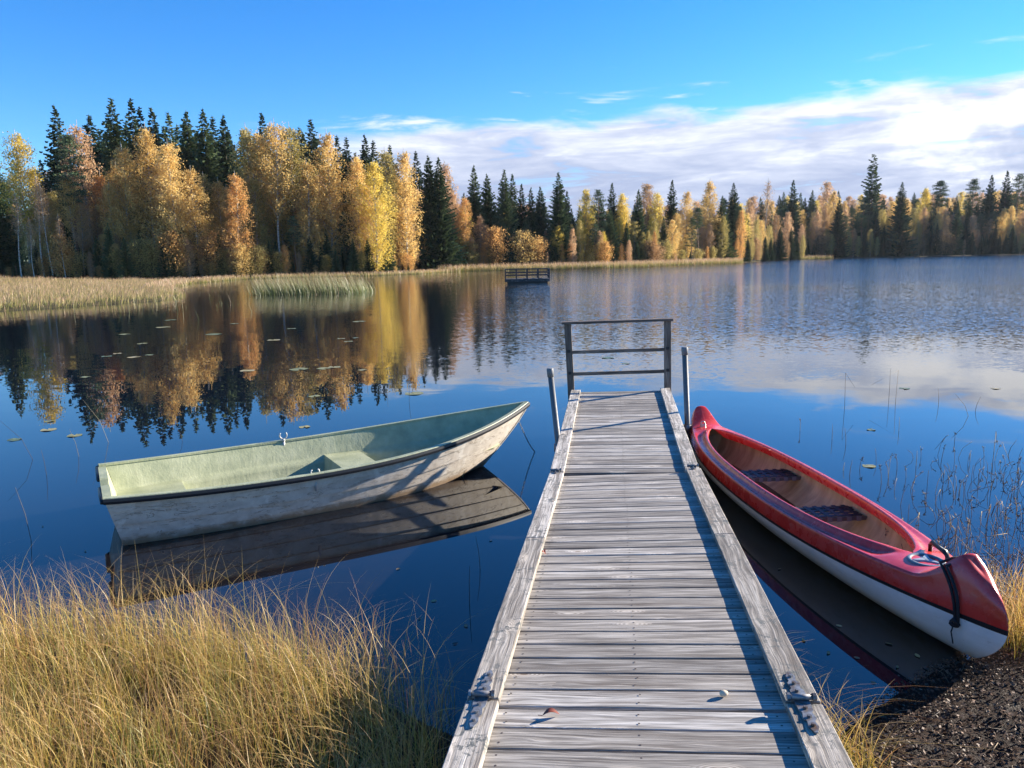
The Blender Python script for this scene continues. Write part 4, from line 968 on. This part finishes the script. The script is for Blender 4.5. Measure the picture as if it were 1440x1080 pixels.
G4 = blade_mat('green_grass', (.12, .15, .025), (.26, .30, .05), (.46, .40, .12), (.40, .30, .08)); G5 = blade_mat('russet_stems', (.20, .12, .04), (.34, .18, .07), (.44, .25, .12), (.30, .11, .05))
bank(2000, 9, .045, lambda n: rng.gamma(10, .034, n).clip(.12, .56), .60, (.0012, .0032), G1, 'dense straw-coloured bank grass left of the jetty', clump=.75)
bank(1000, 7, .035, lambda n: rng.uniform(.12, .40, n), .40, (.0018, .0042), G4, 'green and yellow young blades low in the bank grass', pw=2.2, clump=.5)
bank(900, 2, .05, lambda n: rng.uniform(.25, .58, n), .30, (.0014, .0026), G5, 'thin russet stems among the bank grass', pw=2.5)
bank(700, 2, .06, lambda n: rng.uniform(.10, .30, n), 1.6, (.003, .0062), G1, 'flattened pale dead leaves lying in the bank grass', pw=1.6, K=6)
bank(260, 3, .03, lambda n: rng.uniform(.40, .72, n), .62, (.0018, .0036), G1, 'tall loose grass stems bending over the water edge left of the jetty', dm=-.25, dM=.5, K=10, pw=3.4)
# right bank tufts
def tuft_obj(name, pts, k, sp, h, label, lean=.5, w=(.002, .004), mat=G1, kind='stuff', cat='grass'):
    P = np.concatenate([np.column_stack([rng.normal(x, s_, k), rng.normal(y, s_, k), np.full(k, z)]) for x, y, z, s_ in pts]); n = len(P)
    o = blades(name, P, rng.uniform(*h, n), rng.gamma(3., lean/3, n), rng.uniform(0, 2*PI, n), rng.uniform(*w, n), mat); tag(o, label, cat, kind=kind); return o
tuft_obj('grass', [(1.22, 3.62, 0, .07), (1.18, 3.45, 0, .06), (1.27, 3.3, 0, .06), (1.30, 3.12, .02, .06), (1.36, 2.95, .03, .06), (1.42, 2.85, .04, .05), (1.20, 3.78, 0, .05)], 90, .05, (.12, .36), 'straw-coloured grass tufts between the right kerb of the jetty and the mud', lean=.9)
tuft_obj('grass', [(1.37, 4.62, -.02, .022), (1.40, 4.72, -.02, .02)], 12, .05, (.20, .42), 'small green and yellow grass tuft growing beside the jetty at the canoe', lean=.3)
tuft_obj('grass', [(2.85, 4.05, .03, .08), (2.95, 4.2, .02, .1), (3.05, 4.0, .04, .1), (2.78, 3.85, .03, .06), (3.1, 4.35, .0, .1), (2.95, 3.8, .04, .1)], 150, .1, (.15, .42), 'golden grass at the right edge of the photo behind the canoe tip', lean=.6)
# distant meadow and shore strips
P = scatter(42000, -75, -19, 36, 96, lambda X, Y, d: (d > -.4) & (d < 60) & (Y < 93) & (X < -20) & (X > -Y*.75-4), 10); n = len(P)
o = blades('sedge_meadow', P, rng.uniform(.35, .80, n)*(.82+.22*np.sin(P[:, 0]*.9)*np.sin(P[:, 1]*.7+P[:, 0]*.3)), rng.gamma(3., .16, n), rng.normal(0, 1.2, n), rng.uniform(.014, .03, n), G2, K=3); tag(o, 'wide pinkish straw sedge meadow on the left shore', 'sedge', kind='stuff')
def strip(x0, x1, y0, y1, n, label, h=(.5, 1.0), dmax=3.5, dmin=-1.2):
    P = scatter(n, x0, x1, y0, y1, lambda X, Y, d: (d > dmin) & (d < dmax), 40); n = len(P); P[:, 2] = np.maximum(P[:, 2], 0)
    o = blades('shore_sedge', P, rng.uniform(*h, n), rng.gamma(3., .1, n), rng.uniform(0, 2*PI, n), rng.uniform(.03, .06, n), G2, K=2); tag(o, label, 'sedge', kind='stuff')
strip(-40, -8, 62, 133, 6000, 'pale green-yellow sedge along the shore under the left wood', (.35, .75), 1.6, -.7)
strip(-12, 54, 128, 180, 12000, 'pale sedge strip along the shore of the middle wood', (.8, 1.5), 3, -1.5)
strip(84, 104, 236, 252, 900, 'short pale sedge strip on the far right shore', (.9, 1.6), 2.5, -1.)
# reed bed standing in the water
n = 1700; P = np.column_stack([rng.uniform(-17.8, -9.6, n), rng.normal(53, 1.1, n), np.full(n, -.1)]); P = P[(np.abs(P[:, 1]-53) < 2.6)]; P[:, 1] += (P[:, 0]+13)*.02; n = len(P)
o = blades('reed_bed', P, rng.uniform(.9, 1.9, n)*(.8+.25*np.sin((P[:, 0]+18)*.37)), rng.gamma(5., .09, n), rng.normal(PI, .35, n), rng.uniform(.014, .028, n), G3, K=4); tag(o, 'tall green reed bed leaning left in the lake off the left wood', 'reeds', kind='stuff')
n = 70; P = np.column_stack([rng.uniform(-21, -11, n), rng.normal(40, 4, n), np.full(n, -.1)]); n = len(P)
P = P[(P[:, 0] < -P[:, 1]*.30) & (P[:, 0] > -P[:, 1]*.62)]; n = len(P)
o = blades('sparse_reeds', P, rng.uniform(.3, .8, n), rng.gamma(4., .08, n), rng.normal(PI, .8, n), rng.uniform(.008, .015, n), G3, K=3); tag(o, 'thin scattered reed stems in the water by the sedge meadow', 'reeds', kind='stuff')

# ---------------------------------------------------------------- swimming platform far out
def platform():
    a = at(710, 397.5, 0); b = at(773.5, 398.5, 0); Y0 = (a[1]+b[1])/2; x0, x1 = a[0]*Y0/a[1], b[0]*Y0/b[1]; W = x1-x0; Dp = 2.6
    root = empty('swimming_platform', ((x0+x1)/2, Y0+Dp/2, 0)); tag(root, 'small dark wooden swimming platform with railings out on the lake', 'platform')
    M = material('platform_wood', wood((.42, .44, .50), .5)); X0, X1, Yn, Yf = -W/2, W/2, -Dp/2, Dp/2
    b = MB(); b.box((X0, Yn, .10), (W, 0, 0), (0, Dp, 0), (0, 0, .26), bev=.02); b.build('deck', M, root); b = MB(); b.box((X0+.2, Yn+.2, -.2), (W-.4, 0, 0), (0, Dp-.4, 0), (0, 0, .3)); b.build('float', M_blackrub, root)
    for x in np.linspace(X0+.05, X1-.05, 5):
        for y in (Yn+.05, Yf-.05): b = MB(); b.box((x-.045, y-.045, .36), (.09, 0, 0), (0, .09, 0), (0, 0, .80)); b.build('post', M, root)
    for x in (X0+.05, X1-.05): b = MB(); b.box((x-.045, -.045, .36), (.09, 0, 0), (0, .09, 0), (0, 0, .80)); b.build('post', M, root)
    for z, h in ((.62, .07), (.86, .07), (1.16, .06)):
        for y in (Yn, Yf-.10): b = MB(); b.box((X0, y, z), (W, 0, 0), (0, .10, 0), (0, 0, h)); b.build('rail', M, root)
        for x in (X0, X1-.10): b = MB(); b.box((x, Yn+.1, z), (.1, 0, 0), (0, Dp-.2, 0), (0, 0, h)); b.build('rail', M, root)
platform()

# ---------------------------------------------------------------- small things on the deck
F2d, F2s, F2n = F2
def on_deck(px, py):                      # point of the deck plane of the middle section seen at a photo pixel
    O = O2-F2n*KT; v = ray(px, py); E_ = np.array([0, 0, EYE]); t = ((O-E_)@F2n)/(v@F2n); return E_+v*t
def fallen_leaf(px, py, L, W_, az, col, label):
    c = on_deck(px, py)+F2n*.004; u = F2s*math.cos(az)+F2d*math.sin(az); v = np.cross(F2n, u); G = []
    for s_ in np.linspace(0, 1, 9):
        w_ = W_*math.sin(PI*s_)**.7*.5+.0008; cen = c+u*(s_-.5)*L+F2n*(.010*math.sin(PI*s_)); G.append([cen-v*w_+F2n*.012*math.sin(PI*s_), cen, cen+v*w_+F2n*.009*math.sin(PI*s_)])
    b = MB(); b.grid(np.array(G)); b.tube([c-u*L*.5, c-u*L*.75+F2n*.003], .0012, 5); o = b.build('fallen_leaf', material(col+'_dry_leaf', plain({'rust': (.22, .055, .03), 'red': (.62, .10, .04)}[col], .6))); tag(o, label, 'leaf')
fallen_leaf(775, 1007, .062, .030, .15, 'rust', 'curled rust-brown leaf lying on the boards at the bottom of the jetty')
fallen_leaf(765, 778.5, .030, .016, 2.2, 'red', 'tiny bright orange-red leaf against the left kerb of the jetty')
c = on_deck(1018, 979); b = MB(); th = np.linspace(0, 2*PI, 13)[:-1]; G = np.array([[c+F2s*.016*math.sin(p)*math.cos(t)*(1+.15*math.sin(2*t))+F2d*.013*math.sin(p)*math.sin(t)+F2n*(.011-.011*math.cos(p)) for t in th] for p in np.linspace(.05, PI-.05, 8)]); b.grid(G, wrapu=True)
tag(b.build('pebble', material('pale_stone', plain((.55, .46, .33), .8))), 'small pale pebble on the jetty boards in the lower right', 'pebble')

# ---------------------------------------------------------------- lily pads, stalks in the water
M_pad = material('lily_pad_leaf', lambda T: principled(T, T.ramp(T.node('ShaderNodeObjectInfo').outputs['Random'], [(0, (.10, .13, .03)), (.5, (.26, .24, .07)), (1, (.42, .33, .14))]), .35, spec=.6))
PADS = [(1008/1.0, 0)]
PD = [(855, 503, .22), (880, 511, .20), (582, 553, .24), (360, 605, .0), (455, 518, .3), (420, 519, .3), (470, 516, .2), (348, 521, .25), (490, 480, .3), (480, 476, .25), (210, 499, .2), (165, 497, .2), (150, 501, .2), (240, 450, .5), (200, 483, .25), (188, 502, .25), (500, 475, .3), (230, 460, .4), (510, 520, .2), (442, 557, .2), (120, 530, .2), (105, 612, .16), (68, 604, .18), (20, 618, .2), (1225, 604, .12), (1222, 655, .10), (1272, 546, .15), (1400, 546, .16), (70, 592, .12), (428, 600, .12), (300, 470, .4), (330, 455, .5), (175, 470, .4), (385, 478, .3), (410, 462, .4), (505, 452, .4)]
for k, (px, py, r) in enumerate([q for q in PD if q[2] > 0]):
    p = at(px, py, .006); b = MB(); n_ = 20; th = np.linspace(.25, 2*PI-.25, n_); a0 = rng.uniform(0, 6); r *= rng.uniform(.35, .65)
    V = [p+[r*math.cos(t+a0)*(1+.06*math.sin(5*t)), r*math.sin(t+a0), 0.004*math.sin(3*t)] for t in th]; b.add([p]+V, [(0, i, i+1) for i in range(1, n_)], smooth=False); o = b.build('lily_pad', M_pad)
    side_ = 'left' if px < 720 else 'right'
    tag(o, {855: 'green lily pad seen between the two rails of the jetty railing', 582: 'green lily pad in front of the reflected birches beyond the boat bow'}.get(px, f'flat floating lily pad on the open water to the {side_} of the jetty'), 'lily pad', f'lily pads {side_} of the jetty')
M_stalk = material('dead_stalk', lambda T: principled(T, T.ramp(T.node('ShaderNodeObjectInfo').outputs['Random'], [(0, (.035, .025, .022)), (.6, (.12, .085, .055)), (1, (.30, .24, .13))]), .8))
def stalk(base, pts, r=.0022, seed=False, label=None, group='dead stalks standing in the water right of the canoe'):
    b = MB(); P = [np.array(base)+[0, 0, -.08]]+[np.array(base)+np.array(q) for q in pts]; b.tube(P, [r*1.2]+[r]*(len(P)-2)+[r*.6], 5)
    if seed:
        for _ in range(7):
            c = P[-1]+(P[-2]-P[-1])*rng.uniform(0, .45)+rng.normal(0, .004, 3); u = rng.normal(size=3)*.011; b.tube([c, c+u], [.004, .0012], 5)
    o = b.build('dead_stalk', M_stalk); tag(o, label or 'thin dead brown stalk standing in the blue water beyond the red canoe', 'stalk', group); return o
ST = [(1188, 572, 48, -15, 14, 0), (1250, 560, 42, 0, 0, 0), (1259, 566, 46, 14, -34, 0), (1320, 570, 24, -2, 3, 0), (1365, 585, 32, -24, 3, 0), (1370, 578, 20, 8, -3, 0), (1125, 606, 18, 0, 0, 1), (1170, 618, 22, 0, 0, 0), (1190, 625, 24, -3, 0, 0), (1264, 606, 20, 0, 0, 0), (1342, 622, 14, 1, 0, 1), (1288, 655, 22, 1, 0, 0),
      (1396, 650, 45, 8, 6, 1), (1322, 653, 28, 6, 0, 1), (1415, 640, 22, 14, 2, 0), (1194, 668, 22, 4, -3, 0), (1185, 662, 12, 3, 0, 0), (1208, 660, 16, 4, 2, 1), (1240, 680, 26, -4, 0, 1), (1262, 660, 22, -3, 0, 1), (1375, 680, 22, 2, 0, 0), (1350, 690, 16, -1, 0, 1), (575, 566, 30, 3, 0, 0)]
for px, py, h, dxp, dx2, sd_ in ST:
    p = at(px, py); sc_ = p[1]/FPX*1.02; seg = [(0, 0, h*.55*sc_)]
    if dx2 and abs(dx2) > 5: seg = [(dxp*.1*sc_, 0, h*sc_), (dx2*sc_, .02, h*.55*sc_)]
    else: seg = [(dxp*.4*sc_, 0, h*.5*sc_), (dxp*sc_, .01, h*sc_)]
    left_ = px < 720
    stalk(p, seg, .0026, sd_ == 1, 'single thin stem standing in the water above the bow of the rowing boat' if left_ else None, None if left_ else 'dead stalks standing in the water right of the canoe')
for px, py, h, dxp in ((155, 622, 62, -32), (112, 642, 40, -10), (50, 646, 60, -46), (66, 668, 38, -4), (258, 620, 22, -10), (545, 560, 12, 0), (676, 800, 50, -6), (660, 850, 60, 2), (45, 760, 80, -14)):
    p = at(px, py); sc_ = p[1]/FPX*1.02; stalk(p, [(dxp*.35*sc_, 0, h*.5*sc_), (dxp*sc_, 0, h*sc_)], .002, False, 'thin reed stem leaning left in the calm water around the rowing boat', 'stems in the water around the rowing boat')
# tangled bed of dead water plants beyond the canoe: nobody could count these
def tangle():
    b = MB(); cnt = 0
    while cnt < 420:
        px = rng.uniform(1180, 1500); py = rng.uniform(640, 900)
        dens = np.clip((px-1180)/260, 0, 1)*np.clip((py-620)/140, 0.05, 1)
        if rng.uniform() > dens*.9+.06: continue
        p = at(px, py)
        if p[0] < 2.42+(p[1]-4.0)*-.06+.12 and p[1] < 8.7: continue
        h = rng.uniform(.05, .22); l = rng.normal(0, .06, 2); m_ = p+np.array([l[0]*.4, l[1]*.4, h*.6]); e = p+np.array([l[0], l[1], h]); q = [p-[0, 0, .05], m_, e]
        if rng.uniform() < .35: q.append(e+np.array([rng.normal(0, .08), rng.normal(0, .05), -h*rng.uniform(.2, .9)]))
        b.tube(q, [.0022]*len(q), 4, rnd=rng.uniform())
        if rng.uniform() < .35:
            for _ in range(6): c = m_+(e-m_)*rng.uniform(.1, 1)+rng.normal(0, .003, 3); b.tube([c, c+rng.normal(size=3)*.012], [.0035, .001], 4, rnd=rng.uniform())
        cnt += 1
    mt = material('dead_plants', lambda T: principled(T, T.ramp(attr(T), [(0, (.04, .028, .024)), (.55, (.15, .10, .065)), (1, (.42, .32, .17))]), .8))
    tag(b.build('dead_water_plants', mt), 'tangled bed of dead brown plants in the water right of the canoe', 'water plants', kind='stuff')
tangle()
# wet litter on the mud bank
def litter():
    P = scatter(60000, .9, 4.2, 1.6, 4.4, lambda X, Y, d: (d > -.04) & (X > 1.0+.135*(Y-2.3)), 12); n = len(P); P[:, 2] = np.maximum(height(P[:, 0], P[:, 1]), .004)+rng.gamma(2, .005, n)
    s_ = rng.gamma(1.6, .0032, n).clip(.001, .011)[:, None]; d1 = rng.normal(size=(n, 3)); d1[:, 2] *= .5; d1 /= np.linalg.norm(d1, axis=1)[:, None]; d2 = np.cross(d1, rng.normal(size=(n, 3))); d2 /= np.linalg.norm(d2, axis=1)[:, None]
    V = np.stack([P-d1*s_, P+d2*s_*.6, P+d1*s_, P-d2*s_*.6], 1).reshape(-1, 3)
    mt = material('wet_litter', lambda T: principled(T, T.ramp(attr(T), [(0, (.03, .017, .011)), (.55, (.12, .068, .042)), (.9, (.17, .09, .05)), (1, (.26, .16, .10))]), .65, spec=.3))
    o = obj('leaf_litter', fastmesh('leaf_litter', V, np.arange(n*4).reshape(-1, 4), mt, rnd=rng.uniform(0, 1, n))); tag(o, 'wet dark leaf litter glinting on the mud bank at the lower right', 'litter', kind='stuff')
    b = MB()
    for _ in range(160):
        q = P[int(rng.integers(n))]; u = rng.normal(size=2); u /= np.linalg.norm(u); L = rng.uniform(.03, .16); p0 = q+[0, 0, .005]; p1 = p0+[u[0]*L*.5, u[1]*L*.5, rng.uniform(0, .02)]; p2 = p0+[u[0]*L+rng.normal()*.02, u[1]*L+rng.normal()*.02, rng.uniform(0, .012)]; b.tube([p0, p1, p2], .0014, 4, rnd=rng.uniform())
    tag(b.build('twig_litter', material('twigs', lambda T: principled(T, T.ramp(attr(T), [(0, (.03, .02, .015)), (1, (.34, .24, .13))]), .7))), 'dry stems and twigs scattered over the mud bank', 'litter', kind='stuff')
litter()

# small leaves floating in the shallow water
M_fl = material('floating_leaf_colour', lambda T: principled(T, T.ramp(T.node('ShaderNodeObjectInfo').outputs['Random'], [(0, (.10, .05, .025)), (.5, (.26, .16, .06)), (1, (.42, .32, .12))]), .45))
for px, py in ((1130, 900), (1165, 918), (1205, 925), (1250, 905), (1290, 922), (1302, 940), (1228, 960), (1180, 880), (1096, 800), (1262, 938), (690, 760), (560, 800), (610, 845), (640, 905), (655, 880), (590, 870), (120, 775), (60, 740)):
    p = at(px, py, .004); a = rng.uniform(0, 6); L = rng.uniform(.012, .022); u = np.array([math.cos(a), math.sin(a), 0]); v = np.array([-u[1], u[0], 0]); b = MB()
    G = np.array([[p+u*L*(q-.5)*2-v*w_, p+u*L*(q-.5)*2+v*w_+[0, 0, .003]] for q in np.linspace(0, 1, 7) for w_ in [L*.5*math.sin(PI*q)**.7+.0004]]); b.grid(G); o = b.build('floating_leaf', M_fl)
    tag(o, 'tiny fallen leaf floating between the jetty and the canoe' if px > 900 else 'tiny fallen leaf floating left of the jetty', 'leaf', 'leaves floating right of the jetty' if px > 900 else 'leaves floating left of the jetty')
# thin autumn haze over the lake
hb = MB(); hb.box((-260, -12, -3), (700, 0, 0), (0, 420, 0), (0, 0, 75))
hm = bpy.data.materials.new('haze'); hm.use_nodes = True; H_ = NT(hm.node_tree); H_.n.clear(); pv = H_.node('ShaderNodeVolumePrincipled')
pv.inputs['Color'].default_value = (.80, .88, 1, 1); pv.inputs['Density'].default_value = .00006; pv.inputs['Anisotropy'].default_value = .2
oo = H_.node('ShaderNodeOutputMaterial'); H_.l.new(pv.outputs[0], oo.inputs['Volume']); tag(hb.build('haze', hm), kind='stuff')
